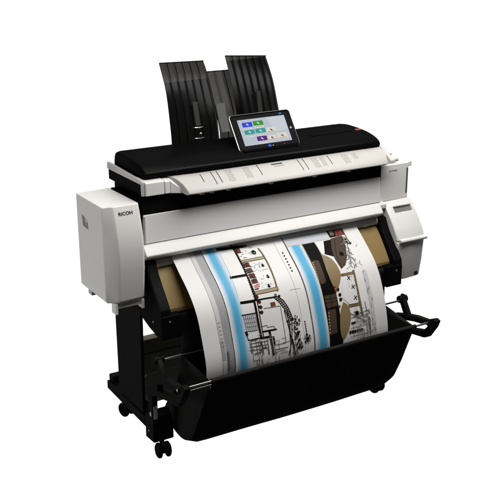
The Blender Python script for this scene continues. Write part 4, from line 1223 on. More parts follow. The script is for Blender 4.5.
('l','k',3,0.0017,[(0.8986,0.259),(0.8899,0.2551)]),
('l','dgrn',3,0.0017,[(0.8939,0.1867),(0.9059,0.1833)]),
('l','olive',3,0.0017,[(0.9003,0.078),(0.9089,0.0766)]),
('l','g1',3,0.0017,[(0.8872,0.0972),(0.8888,0.0947)]),
('l','g2',3,0.0017,[(0.8825,0.2821),(0.8894,0.3016)]),
('l','olive',3,0.0017,[(0.8771,0.0729),(0.8722,0.054)]),
('l','k',3,0.0017,[(0.9332,0.2123),(0.9449,0.198)]),
('l','k',3,0.0017,[(0.8961,0.313),(0.8968,0.316)]),
('l','k',3,0.0017,[(0.8753,0.3327),(0.866,0.3399)]),
('l','g1',3,0.0017,[(0.8721,0.3202),(0.8744,0.3048)]),
('l','g1',3,0.0022,[(0.9088,0.6316),(0.9088,0.65)]),
('l','g2',3,0.0022,[(0.9206,0.5182),(0.9206,0.5381)]),
('l','g2',3,0.0022,[(0.9101,0.4589),(0.9101,0.4726)]),
('l','g2',3,0.0022,[(0.9134,0.6037),(0.9134,0.6179)]),
('l','g2',3,0.0022,[(0.9193,0.6996),(0.9193,0.7124)]),
('l','g1',3,0.0022,[(0.9238,0.5204),(0.9238,0.5308)]),
('l','g1',3,0.0022,[(0.9053,0.4057),(0.9053,0.4249)]),
('l','g2',3,0.0022,[(0.9249,0.6951),(0.9249,0.7079)]),
('l','g1',3,0.0022,[(0.917,0.6815),(0.917,0.6992)]),
('l','g1',3,0.0022,[(0.9118,0.4886),(0.9118,0.4955)]),
('l','g1',3,0.0022,[(0.9118,0.5499),(0.9118,0.5634)]),
('l','g1',3,0.0022,[(0.908,0.6552),(0.908,0.6735)]),
('l','g1',3,0.0022,[(0.9121,0.5641),(0.9121,0.5746)]),
('l','g1',3,0.0022,[(0.9093,0.664),(0.9093,0.6762)]),
('l','g1',3,0.0022,[(0.9107,0.3606),(0.9107,0.3724)]),
('l','g2',3,0.0022,[(0.9201,0.4479),(0.9201,0.4643)]),
('l','g2',3,0.0022,[(0.9217,0.688),(0.9217,0.7063)]),
('l','g2',3,0.0022,[(0.913,0.4755),(0.913,0.4843)]),
('l','g2',3,0.0022,[(0.9214,0.6167),(0.9214,0.6244)]),
('l','g1',3,0.0022,[(0.9051,0.4664),(0.9051,0.4851)]),
('l','g2',3,0.0022,[(0.9063,0.6291),(0.9063,0.6387)]),
('l','g2',3,0.0022,[(0.9243,0.6576),(0.9243,0.6699)]),
('l','g2',3,0.0022,[(0.9183,0.5958),(0.9183,0.605)]),
('l','g2',3,0.0022,[(0.9224,0.6629),(0.9224,0.6803)]),
('l','g1',3,0.0022,[(0.9141,0.4615),(0.9141,0.4752)]),
('l','g2',3,0.0022,[(0.9055,0.4729),(0.9055,0.4869)]),
('l','g1',3,0.0014,[(0.8,0.6),(0.8768,0.6)]),
('l','g1',3,0.0014,[(0.804,0.6085),(0.859,0.6085)]),
('l','g1',3,0.0014,[(0.808,0.617),(0.8792,0.617)]),
('l','g2',3,0.0014,[(0.8,0.6255),(0.8748,0.6255)]),
('l','g1',3,0.0014,[(0.804,0.634),(0.883,0.634)]),
('l','g1',3,0.0014,[(0.808,0.6425),(0.874,0.6425)]),
('l','g2',3,0.0014,[(0.8,0.651),(0.8363,0.651)]),
('l','g2',3,0.0014,[(0.804,0.6595),(0.8631,0.6595)]),
('l','g1',3,0.0014,[(0.808,0.668),(0.8321,0.668)]),
('l','g1',3,0.0014,[(0.8,0.6765),(0.8472,0.6765)]),
('l','g2',3,0.0014,[(0.804,0.685),(0.8727,0.685)]),
('l','g2',3,0.0014,[(0.808,0.6935),(0.8458,0.6935)]),
('l','g2',3,0.0014,[(0.8,0.702),(0.8408,0.702)]),
('l','g1',3,0.0014,[(0.804,0.7105),(0.8671,0.7105)]),
('l','g2',3,0.0014,[(0.808,0.719),(0.8551,0.719)]),
('l','g2',3,0.0014,[(0.8,0.7275),(0.8816,0.7275)]),
('d','g3',3,0.0026,[(0.3828,0.27)]),
('d','g2',3,0.0025,[(0.3631,0.0915)]),
('d','g3',3,0.0038,[(0.3788,0.2469)]),
('d','g2',3,0.0042,[(0.3956,0.1292)]),
('d','g1',3,0.0028,[(0.3556,0.1065)]),
('d','g1',3,0.0029,[(0.3903,0.1969)]),
('d','g3',3,0.0042,[(0.3473,0.1852)]),
('d','g1',3,0.0036,[(0.3849,0.0903)]),
('d','g1',3,0.0046,[(0.3582,0.2195)]),
('d','g2',3,0.0027,[(0.3733,0.2931)]),
('d','g2',3,0.0022,[(0.3942,0.2471)]),
('d','g1',3,0.0035,[(0.3812,0.2792)]),
('d','g3',3,0.0032,[(0.38,0.0715)]),
('d','g1',3,0.0036,[(0.3986,0.1385)]),
('d','g2',3,0.002,[(0.4067,0.0809)]),
('d','g1',3,0.0024,[(0.3556,0.3345)]),
('d','g2',3,0.0022,[(0.3581,0.1101)]),
('d','g3',3,0.0021,[(0.4123,0.3121)]),
('d','g2',3,0.0031,[(0.3963,0.2838)]),
('d','g1',3,0.0037,[(0.382,0.0867)]),
('d','g3',3,0.004,[(0.3782,0.325)]),
('d','g2',3,0.0023,[(0.4023,0.2075)]),
('d','g2',3,0.0026,[(0.4021,0.0918)]),
('d','g1',3,0.0035,[(0.3625,0.2907)]),
('d','g2',3,0.0047,[(0.3756,0.1204)]),
('d','g1',3,0.004,[(0.3942,0.0942)]),
('d','g1',3,0.002,[(0.3793,0.0992)]),
('d','g3',3,0.0042,[(0.3667,0.2288)]),
('d','g2',3,0.0024,[(0.3513,0.1211)]),
('d','g1',3,0.0023,[(0.4145,0.2169)]),
('d','g3',3,0.005,[(0.3584,0.3139)]),
('d','g2',3,0.003,[(0.3927,0.1326)]),
('d','g3',3,0.0042,[(0.3691,0.2038)]),
('d','g1',3,0.0043,[(0.3852,0.2167)]),
('d','g3',3,0.0039,[(0.3879,0.2136)]),
('d','g3',3,0.0035,[(0.4012,0.3262)]),
('d','g2',3,0.0028,[(0.393,0.1543)]),
('d','g3',3,0.0025,[(0.3972,0.1185)]),
('d','g1',3,0.0048,[(0.3865,0.1308)]),
('d','g3',3,0.0027,[(0.3648,0.0828)])]

FLOOR_R = 2.6
W_DIM, W_BRIGHT = .03, 1.08
EXPO = 0.0
LAMPS = [('front_strip_softbox', (.30, -.97, 2.25), (.2, -.3, .95), 2.0, 36, (1, .99, .975), .5),
         ('overhead_softbox', (-.2, -.25, 3.3), (0, -.2, 1), 1.4, 19, (1, .965, .91), 1.0),
         ('side_softbox', (-3.2, -.2, .8), (-.7, -.2, .8), 1.4, 24, (1, .985, .965))]

# ------------------------------------------------------------------ the printer
PR = empty('wide_format_printer')
PR['label'] = 'white and black wide format printer on a wheeled stand with touch screen on top'
PR['category'] = 'printer'

# black inner body and top deck
bm = NB()
prism_x(bm, [(-.285, 1.071), (-.045, 1.071), (.05, .90), (.05, .66), (-.20, .62), (-.262, .70), (-.262, .845), (-.285, .90)], -.594, .594)
body = finish('body', bm, M['black'], PR, .004)
# black band above the front panel
bm = NB(); box(bm, -.582, .556, -.297, -.284, 1.0, 1.082); finish('front_band', bm, M['black'], PR, .002)

# front panel and paper exit ledge
bm = NB(); prism_x(bm, [(-.309, .9065), (-.300, 1.0165), (-.290, 1.0165), (-.290, .9065)], -.577, .552)
fp = finish('front_panel', bm, M['panel'], PR, .003)
bm = NB(); box(bm, -.5765, -.5715, -.3125, -.300, .908, 1.014); finish('panel_edge', bm, M['shell'], fp, .0015)
bm = NB()
prism_x(bm, [(-.296, .9045), (-.3155, .9035), (-.322, .899), (-.346, .870), (-.343, .861), (-.312, .843), (-.270, .848), (-.270, .9045)], -.590, .540)
el = finish('exit_ledge', bm, M['shell'], PR, .003)
bm = NB()
prism_x(bm, [(-.296, .9045), (-.316, .9035), (-.323, .897), (-.322, .880), (-.306, .872), (-.270, .872), (-.270, .9045)], .5402, .574)
finish('ledge_step', bm, M['shell'], el, .002)
# guide tube below the ledge, seen on both sides of the sheet
bm = NB(); tube(bm, (-.592, -.296, .820), (.572, -.296, .820), .017, 24)
for x in (-.535, .470): tube(bm, (x, -.296, .820), (x + .012, -.296, .820), .0195, 24)
finish('guide_tube', bm, M['tube'], PR)

# left end cover -----------------------------------------------------------
def cover_ring(z, yf, inset=0):
    i = inset
    return [(-.745 + i, -.062, z), (-.603 - i, -.050, z), (-.600, yf + .006 + i, z), (-.608, yf + i, z), (-.706, yf - .004 + i, z), (-.7165, yf + .004 + i, z), (-.745 + i, -.3075, z)]
bm = NB()
loft(bm, [cover_ring(z, y, i) for z, y, i in ((.7015, -.331, .004), (.712, -.340, 0), (.764, -.3465, 0), (.83, -.354, 0), (.895, -.3565, 0), (.95, -.352, 0), (1.0, -.340, 0), (1.04, -.328, 0), (1.073, -.316, 0))])
LC = finish('end_cover', bm, M['shell'], PR, .0035, angle=25)
cut = NB(); prism_x(cut, [(-.110, 1.000), (-.162, .992), (-.170, .955), (-.118, .960)], -.760, -.733); carve(LC, cut)
bm = NB(); prism_x(bm, [(-.122, .9615), (-.166, .9565), (-.152, .980)], -.742, -.7345); finish('grip', bm, M['midgrey'], LC, .001)
lettering('brand_lettering', 'RICOH', .0178, (-.6605, -.3289, 1.0445), (math.radians(90 - 16.7), 0, math.radians(2.3)), M['ink_black'], LC, .0003, .00055, 1.06)
bm = NB()
box(bm, -.716, -.604, -.325, -.300, .678, .704); box(bm, -.721, -.711, -.338, -.300, .660, .703); box(bm, -.612, -.602, -.338, -.300, .665, .703)
finish('lower_bracket', bm, M['shell'], LC, .002)
bm = NB(); box(bm, -.738, -.718, -.150, -.115, .680, .703); finish('latch_tab', bm, M['grey'], LC, .003)

# right end cover -----------------------------------------------------------
bm = NB(); box(bm, .5585, .716, -.2925, -.06, .900, 1.0615)
RU = finish('upper_end_cover', bm, M['shell'], PR, .0035)
lettering('model_lettering', 'IM CW2200', .0088, (.628, -.2929, 1.0335), (math.radians(90), 0, 0), M['midgrey'], RU, .0004, .0002)
bm = NB(); box(bm, .7035, .7095, -.2945, -.285, .925, 1.038); finish('cover_slit', bm, M['slot'], RU)
bm = NB(); box(bm, .7165, .740, -.285, -.235, 1.040, 1.0635); finish('hinge_tab', bm, M['shell'], RU, .004)
prof = [(-.270, .898), (-.292, .899), (-.315, .882), (-.352, .840), (-.384, .795), (-.402, .766), (-.408, .750), (-.402, .744), (-.4075, .738), (-.399, .64), (-.386, .560), (-.36, .552), (-.10, .60), (-.06, .66), (-.06, .898)]
prof1 = [(y + .002, z + .004) for y, z in prof]
bm = NB()
A = [(x0, prof) for x0 in (.5765, )]
def rc_ring(x, dy, dz=0): return [(x, y + dy * (1 if y < -.2 else 0), z + dz) for y, z in prof]
loft(bm, [rc_ring(.5765, .006), rc_ring(.584, 0), rc_ring(.65, -.004, .001), rc_ring(.716, 0, .002), rc_ring(.730, .006, .001), rc_ring(.737, .018)])
RL = finish('lower_end_cover', bm, M['shell'], PR, .0025, angle=28)
def sl(k, n): return (-.3195 - .0195 * k - .75 * n, .8775 - .0222 * k + .66 * n)
cut = NB(); prism_x(cut, [sl(0, .02), sl(1, .02), sl(1, -.016), sl(0, -.016)], .612, .712); carve(RL, cut)
bm = NB(); prism_x(bm, [sl(.02, -.0095), sl(.98, -.0095), sl(.98, -.0135), sl(.02, -.0135)], .6123, .7117); finish('slot_floor', bm, M['slotfloor'], RL)
bm = NB(); prism_x(bm, [(-.395, .757), (-.420, .755), (-.4235, .7475), (-.420, .740), (-.395, .738)], .585, .733); finish('handle_lip', bm, M['shell'], RL, .003)
bm = NB(); box(bm, .694, .711, -.3935, -.38, .572, .585); finish('corner_badge', bm, M['ink_black'], RL)

# scanner bed with light side rail, feed tray ------------------------------
bm = NB(); box(bm, -.578, .565, -.297, .006, 1.093, 1.1345); box(bm, -.562, .555, -.26, -.01, 1.06, 1.0925)
bed = finish('scanner_bed', bm, M['black'], PR, .003)
bm = NB(); prism_x(bm, [(.006, 1.1355), (.006, 1.163), (-.02, 1.1625), (-.305, 1.150), (-.312, 1.146), (-.312, 1.092), (-.2995, 1.092), (-.2985, 1.1345)], -.583, -.571)
finish('side_rail', bm, M['grey'], bed, .0025)
bm = NB(); prism_x(bm, [(-.23, 1.1355), (-.23, 1.150), (-.29, 1.1485), (-.318, 1.142), (-.3185, 1.092), (-.2985, 1.092), (-.2985, 1.1345)], -.5708, -.494)
prism_x(bm, [(-.23, 1.1355), (-.23, 1.1475), (-.29, 1.146), (-.318, 1.139), (-.3185, 1.092), (-.2985, 1.092), (-.2985, 1.1345)], -.492, -.470)
finish('tray_end_block', bm, M['shell'], bed, .003)
bm = NB()
# wedge that steps down toward the tray
a0, a1 = -.4698, -.402
rings = []
for f in (0, .35, .7, 1.0):
    x = a0 + (a1 - a0) * f; d = .046 * f ** .8
    rings.append([(x, -.235, 1.1355), (x, -.235, 1.147), (x, -.29, 1.146 - d * .35), (x, -.318 - .026 * f, 1.139 - d), (x, -.3185 - .026 * f, 1.092 - .004 * f), (x, -.2985, 1.092)])
loft(bm, rings)
finish('tray_wedge', bm, M['shell'], bed, .002)
# sloped feed tray: thin sheet with rolled front lip and a curved raised end
bm = NB()
tp = [(-.262, 1.1515), (-.292, 1.1495), (-.318, 1.1405), (-.340, 1.1255), (-.355, 1.1085), (-.3625, 1.098), (-.3655, 1.091), (-.3605, 1.086), (-.350, 1.088), (-.32, 1.105), (-.290, 1.121), (-.262, 1.136)]
rings = [[(-.474 + .056 * (-.262 - y) / .10, y, z) for y, z in tp], [(-.472 + .056 * (-.262 - y) / .10, y - .0006, z + .0012) for y, z in tp]]
rings += [[(-.395, y, z) for y, z in tp]]
tq = [(-.262, 1.1515), (-.292, 1.148), (-.318, 1.1335), (-.340, 1.119), (-.355, 1.1065)] + tp[5:]
rings += [[(x, y, z) for y, z in tq] for x in (-.345, -.30, 0, .30, .500)]
rings += [[(.545, y + .008 * (y < -.34), z - .002) for y, z in tp]]
loft(bm, rings)
TRAY_BM = bm
# guide marks printed on the tray (its slope runs from y -.292 to -.352)
def tray_pt(x, f):
    pts = [(-.292, 1.148), (-.318, 1.1335), (-.340, 1.119), (-.355, 1.1065)]
    d = f * 3; i = min(int(d), 2); g = d - i
    y = pts[i][0] * (1 - g) + pts[i + 1][0] * g; z = pts[i][1] * (1 - g) + pts[i + 1][1] * g
    return Vector((x, y - .0005, z + .0009))
bm = TRAY_BM
def mark(x, f0, f1, w, mi, n=6):
    for k in range(n):
        g0 = f0 + (f1 - f0) * k / n; g1 = f0 + (f1 - f0) * (k + 1) / n
        v = [bm.verts.new(tray_pt(x + sx, g)) for sx, g in ((-w / 2, g0), (w / 2, g0), (w / 2, g1), (-w / 2, g1))]
        bm.faces.new(v).material_index = mi + 1
for x, f0, f1 in ((-.335, .12, .62), (-.287, .05, .95), (-.262, .05, .85), (-.078, .02, .72), (.115, .05, .85), (.140, .05, .85), (.262, .08, .7)): mark(x, f0, f1, .0024, 0)
for x0, n, f0, f1 in ((-.225, 4, .1, .85), (-.145, 4, .08, .8), (.180, 4, .1, .8), (.222, 3, .1, .75), (.330, 4, .15, .8), (.385, 3, .15, .55)):
    for k in range(n):
        f = f0
        while f < f1:
            L_ = random.uniform(.05, .16); mark(x0 + k * .0075, f, min(f + L_, f1), .0026, 1, 2); f += L_ + .035
for k in range(8): mark(-.01 + k * .0065, .10 + .01 * (k % 2), .19, .0042, 0, 1)
for k in range(9): mark(-.004 + k * .0055, .26, .32, .0032, 1, 1)
tray = finish('feed_tray', bm, [M['cream'], M['ink_black'], M['ink_grey']], PR, 0, angle=28)

for x in (-.362, -.318, -.245, -.05, .16, .33):
    bm = NB(); box(bm, x, x + .016, -.356, -.330, 1.078, 1.0895); finish('hinge_tab', bm, M['cream'], tray, .002)
bm = NB()
prism_x(bm, [(-.262, 1.153), (-.300, 1.149), (-.372, 1.104), (-.372, 1.090), (-.352, 1.086), (-.262, 1.13)], .5455, .566)
tube(bm, (.566, -.352, 1.100), (.598, -.352, 1.100), .008, 14); tube(bm, (.566, -.318, 1.118), (.590, -.318, 1.118), .006, 14); box(bm, .566, .582, -.362, -.30, 1.088, 1.096)
finish('tray_end_cap', bm, M['grey'], tray, .002)
# scanner lid ----------------------------------------------------------------
lp = smooth_line([(-.012, 1.1365), (-.020, 1.190), (-.050, 1.2125), (-.130, 1.214), (-.205, 1.208), (-.262, 1.1955), (-.293, 1.181), (-.302, 1.167), (-.296, 1.156), (-.276, 1.1485), (-.255, 1.146)], 3)
rings = []
for x, s, dz in ((-.564, .90, -.004), (-.561, .965, -.001), (-.548, 1, 0), (-.2, 1, 0), (.2, 1, 0), (.510, 1, 0), (.532, .985, -.002), (.547, .94, -.006), (.551, .88, -.012)):
    rings.append([(x, -.155 + (y + .155) * s, 1.165 + (z - 1.165) * s + dz) for y, z in lp])
bm = NB(); loft(bm, rings); lid = finish('scanner_lid', bm, M['lid'], PR, 0, angle=40)
bm = NB(); box(bm, -.548, .530, -.27, -.03, 1.1355, 1.152); finish('lid_base', bm, M['black'], lid, .002)
bm = NB(); ball(bm, (.508, -.186, 1.2095), .017, 1, .62, .16)
finish('red_badge', bm, M['red'], lid)
bm = NB(); prism_x(bm, [(-.06, 1.2135), (-.20, 1.2095), (-.20, 1.2115), (-.06, 1.2155)], .255, .470); finish('lid_plate', bm, M['lid'], lid, .001)
bm = NB(); prism_x(bm, [(-.265, 1.1955), (-.268, 1.1985), (-.150, 1.2175), (-.14, 1.212)], -.115, .145); finish('screen_dock', bm, M['lid'], lid, .003)

# smoked document guides ------------------------------------------------------
def guide(x0, x1, Lp, Rp, rib_n, split, mt, clip):
    Lp = smooth_line(Lp, 5); Rp = smooth_line(Rp, 5)
    n = len(Lp)
    def at(fx, i, off=0):
        return Vector((x0 + (x1 - x0) * fx, Lp[i][0] * (1 - fx) + Rp[i][0] * fx + off, Lp[i][1] * (1 - fx) + Rp[i][1] * fx))
    bm = NB(); nx = rib_n * 4
    grid = [[bm.verts.new(at(k / nx, i, .003 * math.cos(2 * math.pi * rib_n * k / nx))) for k in range(nx + 1)] for i in range(n)]
    for i in range(n - 1):
        for k in range(nx): bm.faces.new((grid[i][k], grid[i][k + 1], grid[i + 1][k + 1], grid[i + 1][k]))
    g = finish('document_guide', bm, M[mt], PR, 0, angle=60)
    bm = NB()
    for r in range(0, rib_n + 1):
        fx = min(max(r / rib_n, .004), .996)
        for i in range(n - 1):
            a, b = at(fx, i, .0045), at(fx, i + 1, .0045); w = .0021 if 0 < r < rib_n else .0016
            v = [bm.verts.new(p) for p in (a + Vector((-w, 0, 0)), a + Vector((w, 0, 0)), b + Vector((w, 0, 0)), b + Vector((-w, 0, 0)))]
            bm.faces.new(v)
    a, b = at(0, n - 1), at(1, n - 1); tube(bm, a, b, .0022, 10)
    finish('rib', bm, M['black'], g)
    if split != 1:                                   # second smoked sheet behind the lower part
        bm = NB()
        def at_z(P_, z):
            for q0, q1 in zip(P_[:-1], P_[1:]):
                if q0[1] <= z <= q1[1]: return q0[0] + (q1[0] - q0[0]) * (z - q0[1]) / (q1[1] - q0[1])
            return P_[-1][0]
        zs = [1.17 + (split - 1.17) * k / 14 for k in range(15)]
        gr = [[bm.verts.new((x0 + .003 + (x1 - x0 - .006) * k / 6, at_z(Lp, z) * (1 - k / 6) + at_z(Rp, z) * k / 6 + .009, z)) for k in range(7)] for z in zs]
        for i in range(14):
            for k in range(6): bm.faces.new((gr[i][k], gr[i][k + 1], gr[i + 1][k + 1], gr[i + 1][k]))
        finish('backing_sheet', bm, M['smoke_dark'], g)
    if clip: clip(g)
    return g
def clip_glass(g):
    bm = NB()
    prism_x(bm, [(-.010, 1.265), (.012, 1.265), (.028, 1.345), (.018, 1.362)], -.190, -.166)
    c = finish('guide_clip', bm, M['clip_dark'], g, .003)
    bm = NB()
    for z, y, w in ((1.262, -.012, .022), (1.219, -.02, .024)):
        for k in range(10):
            t0, t1 = math.pi * k / 10, math.pi * (k + 1) / 10
            tube(bm, (-.182 - w * math.cos(t0), y - .010 * math.sin(t0), z), (-.182 - w * math.cos(t1), y - .010 * math.sin(t1), z), .0022, 8)
    ball(bm, (-.176, -.022, 1.236), .006); ball(bm, (-.180, -.020, 1.260), .0045)
    finish('clip_ring', bm, M['chrome'], c)
def clip_tab(g):
    bm = NB(); prism_x(bm, [(-.002, 1.225), (.004, 1.225), (.030, 1.285), (.051, 1.338), (.046, 1.340), (.026, 1.287)], -.064, -.022)
    finish('guide_clip', bm, M['clip_grey'], g, .001)
def clip_b(g):
    bm = NB(); prism_x(bm, [(-.006, 1.22), (.010, 1.22), (.040, 1.372), (.030, 1.378)], .125, .146)
    finish('guide_clip', bm, M['clip_dark'], g, .002)
guide(-.295, -.072, [(-.006, 1.165), (0, 1.195), (.006, 1.25), (.039, 1.404), (.096, 1.516)], [(-.006, 1.165), (.003, 1.205), (.027, 1.309), (.095, 1.453), (.134, 1.507)], 6, 1.44, 'smoke', clip_glass)
guide(.026, .249, [(-.004, 1.165), (.002, 1.205), (.024, 1.30), (.070, 1.425), (.118, 1.523)], [(-.004, 1.165), (.002, 1.205), (.041, 1.289), (.088, 1.408), (.150, 1.506)], 6, 1.502, 'smoke', clip_b)
guide(-.062, .062, [(.010, 1.165), (.014, 1.226), (.034, 1.28), (.062, 1.345), (.122, 1.462)], [(.010, 1.165), (.014, 1.226), (.034, 1.28), (.062, 1.345), (.122, 1.462)], 3, 1, 'smoke_light', clip_tab)

# touch screen ----------------------------------------------------------------
TS = bpy.data.objects.new('touch_screen', None); COL.objects.link(TS); TS.parent = PR
bm = NB(); box(bm, -.143, .143, -.077, .077, -.012, 0)
ob = finish('touch_screen_body', bm, M['glass'], None, .010, 4)
ob.name = 'touch_screen_shell'
bpy.data.objects.remove(TS)
ob.name = 'touch_screen'; TS = ob; TS.parent = PR
R_ = Matrix.Rotation(.011, 4, 'Z') @ Matrix.Rotation(math.pi / 2 - .594, 4, 'X') @ Matrix.Rotation(.006, 4, 'Z')
TS.matrix_local = Matrix.Translation((.015, -.211, 1.261)) @ R_
def rr(bm, x0, x1, y0, y1, r, z, mi=0, n=5):
    pts = []
    for cx, cy, a0 in ((x1 - r, y1 - r, 0), (x0 + r, y1 - r, 90), (x0 + r, y0 + r, 180), (x1 - r, y0 + r, 270)):
        for k in range(n + 1):
            t = math.radians(a0 + 90 * k / n); pts.append((cx + r * math.cos(t), cy + r * math.sin(t), z))
    f = bm.faces.new([bm.verts.new(p) for p in pts]); f.material_index = mi; return f
# metal rim round the edge
bm = NB(); N_ = []
for off, z in ((0.0, .0), (.0022, -.001), (.0026, -.008), (-.002, -.0122)):
    pts = []
    for cx, cy, a0 in ((.131, .065, 0), (-.131, .065, 90), (-.131, -.065, 180), (.131, -.065, 270)):
        for k in range(7):
            t = math.radians(a0 + 90 * k / 6); pts.append(bm.verts.new((cx + (.0122 + off) * math.cos(t), cy + (.0122 + off) * math.sin(t), z + .0012)))
    N_.append(pts)
for a, b in zip(N_[:-1], N_[1:]):
    for i in range(len(a)): bm.faces.new((a[i], a[(i + 1) % len(a)], b[(i + 1) % len(a)], b[i]))
finish('rim', bm, M['steel'], TS)
SX0, SX1, SY0, SY1 = -.113, .113, -.056, .056
bm = NB(); rr(bm, SX0, SX1, SY0, SY1, .0008, .0008)
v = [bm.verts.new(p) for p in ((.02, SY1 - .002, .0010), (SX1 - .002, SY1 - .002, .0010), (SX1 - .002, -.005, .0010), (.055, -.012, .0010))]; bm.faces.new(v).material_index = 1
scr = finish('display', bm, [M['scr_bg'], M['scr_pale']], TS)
def S_(u): return SX0 + (SX1 - SX0) * u
def T_(v): return SY1 - (SY1 - SY0) * v
for u0, u1, v0, v1, c in ((.075, .285, .115, .30, 'blue'), (.305, .515, .10, .285, 'green'), (.075, .285, .41, .59, 'teal'), (.305, .515, .40, .58, 'teal'), (.535, .735, .40, .62, 'cream'),
                       (.285, .495, .70, .88, 'purple'), (.515, .69, .70, .92, 'cream'), (.715, .935, .66, .90, 'cream')):
    bm = NB()
    rr(bm, S_(u0), S_(u1), T_(v1), T_(v0), .004, .0014, 0)
    if c != 'cream': rr(bm, S_(u0 + .015), S_(u1 - .015), T_(v1 + .085), T_(v1 - .01), .002, .0012, 1)
    um, vm = (u0 + u1) / 2, (v0 + v1) / 2
    ink = 2 if c == 'cream' else 1
    rr(bm, S_(um - .022), S_(um + .008), T_(vm + .010), T_(vm - .040), .0012, .0017, ink)
    rr(bm, S_(um + .000), S_(um + .024), T_(vm + .038), T_(vm - .004), .0010, .0018, ink)
    for k in range(4): rr(bm, S_(um - .075 + .04 * k), S_(um - .045 + .04 * k), T_(v1 + (.050 if c != 'cream' else -.032)), T_(v1 + (.034 if c != 'cream' else -.050)), .0004, .0018, 2)
    finish('icon', bm, [M['scr_' + c], M['scr_white'], M['scr_ink']], scr)
for a in ((S_(.47), S_(.53), -.0715, -.0615, .003, 'scr_bluedot'), (S_(.80), S_(.83), -.0690, -.0645, .001, 'scr_reddot'), (S_(.56), S_(.58), -.0690, -.0645, .001, 'midgrey'), (S_(.90), S_(.96), .0620, .0680, .001, 'scr_bluedot')):
    bm = NB(); rr(bm, *a[:5], .0010); finish('status_light', bm, M[a[5]], TS)
bm = NB(); rr(bm, .122, .131, -.006, .003, .004, .0008); finish('home_button', bm, M['midgrey'], TS)

# roll drawer behind the printed sheet ------------------------------------------
gp = smooth_line([(-.270, .812), (-.298, .802), (-.325, .775), (-.352, .742), (-.385, .697), (-.402, .671)], 3) + [(-.4045, .666), (-.4035, .650), (-.30, .650), (-.270, .70)]
bm = NB(); prism_x(bm, [(-.395, .6485), (-.395, .628), (-.30, .600), (-.2, .60), (-.2, .6485)], -.535, .535)
drawer = finish('roll_drawer', bm, M['black'], PR, .003)
bm = NB(); prism_x(bm, gp, -.537, .537); finish('roll_cover', bm, M['gold'], drawer, .0015)
for s in (-1, 1):
    bm = NB()
    hp = [(-.262, .832), (-.292, .842), (-.318, .838), (-.328, .818), (-.342, .792), (-.378, .745), (-.415, .700), (-.433, .676), (-.436, .650), (-.436, .565), (-.425, .556), (-.33, .575), (-.25, .60), (-.21, .66), (-.21, .83)]
    x0, x1 = sorted((s * .539, s * .583)); prism_x(bm, hp, x0, x1)
    hb = finish('roll_holder', bm, M['black'], drawer, .006, 3)
    bm = NB(); x0, x1 = sorted((s * .497, s * .581)); box(bm, x0, x1, -.4385, -.37, .561, .655); finish('end_box', bm, M['black'], hb, .004)
    bm = NB(); x = s * .548; tube(bm, (x, -.4386, .632), (x, -.4405, .632), .004, 12); finish('screw', bm, M['midgrey'], hb)
    bm = NB(); tube(bm, (s * .5832, -.37, .615), (s * .5855, -.37, .615), .0045, 12); finish('screw', bm, M['midgrey'], hb)
bm = NB(); box(bm, -.498, -.484, -.40, -.38, .632, .636); tube(bm, (-.4855, -.402, .626), (-.466, -.402, .629), .003, 10); finish('release_pin', bm, M['chrome'], drawer)

# stand -----------------------------------------------------------------------
for s in (-1, 1):
    cx = .005
    X = lambda a: cx + s * a
    x0, x1 = sorted((X(.580), X(.566)))
    bm = NB(); prism_x(bm, [(.012, .158), (-.222, .158), (-.232, .72), (.02, .72)], x0, x1)
    finish('stand_leg', bm, M['frame'], PR, .004)
    x0, x1 = sorted((X(.580), X(.510)))
    bm = NB()
    prism_x(bm, [(.142, .118), (-.24, .106), (-.24, .148), (.142, .156)], x0, x1)
    foot = finish('base_foot', bm, M['frame'], PR, .003)
    bm = NB(); prism_x(bm, [(-.2405, .062), (-.318, .066), (-.318, .178), (-.285, .200), (-.2405, .160)], *sorted((X(.580), X(.490)))); finish('foot_block', bm, M['frame'], foot, .004)
    bm = NB(); box(bm, *sorted((X(.570), X(.520))), .100, .140, .157, .186); finish('foot_cap', bm, M['frame'], foot, .003)
    bm = NB(); tube(bm, (X(.5803), -.275, .105), (X(.582), -.275, .105), .004, 10); finish('screw', bm, M['steel'], foot)

# casters: one built, three copied
def caster_meshes():
    b1 = NB()
    tube(b1, (0, 0, .066), (0, 0, .095), .012, 16)
    prism_x(b1, smooth_line([(-.006, .066), (-.020, .064), (-.034, .05), (-.036, .032), (-.030, .022), (-.016, .040), (0, .052), (.016, .062)], 2), -.0085, .0085)
    return b1
ck = bpy.data.objects.new('caster', None); bpy.data.objects.remove(ck)
def make_caster():
    c = finish('caster', caster_meshes(), M['frame'], PR, .002)
    for sx in (-1, 1):
        b = NB(); x0, x1 = sx * .0095, sx * .0290
        prof = [(.010, x0), (.026, x0), (.0315, x0 + sx * .004), (.0325, (x0 + x1) / 2), (.0310, x1 - sx * .005), (.024, x1), (.008, x1)]
        n = 28; rings_ = [[b.verts.new((x, -.016 + r * math.cos(2 * math.pi * k / n), .0325 + r * math.sin(2 * math.pi * k / n))) for k in range(n)] for r, x in prof]
        for A_, B_ in zip(rings_[:-1], rings_[1:]):
            for k in range(n): b.faces.new((A_[k], A_[(k + 1) % n], B_[(k + 1) % n], B_[k]))
        b.faces.new(rings_[0]); b.faces.new(rings_[-1])
        finish('wheel', b, M['rubber'], c, 0, angle=35)
    return c
c0 = make_caster()
spots = [(-.538, -.312, math.radians(-8)), (-.520, .088, math.radians(15)), (.556, -.312, math.radians(10)), (.548, .092, math.radians(-12))]
for i, (x, y, rz) in enumerate(spots):
    if i == 0: c = c0
    else:
        c = c0.copy(); COL.objects.link(c); c.parent = PR
        for ch in c0.children:
            d = ch.copy(); COL.objects.link(d); d.parent = c
    c.location = (x, y, 0); c.rotation_euler = (0, 0, rz)

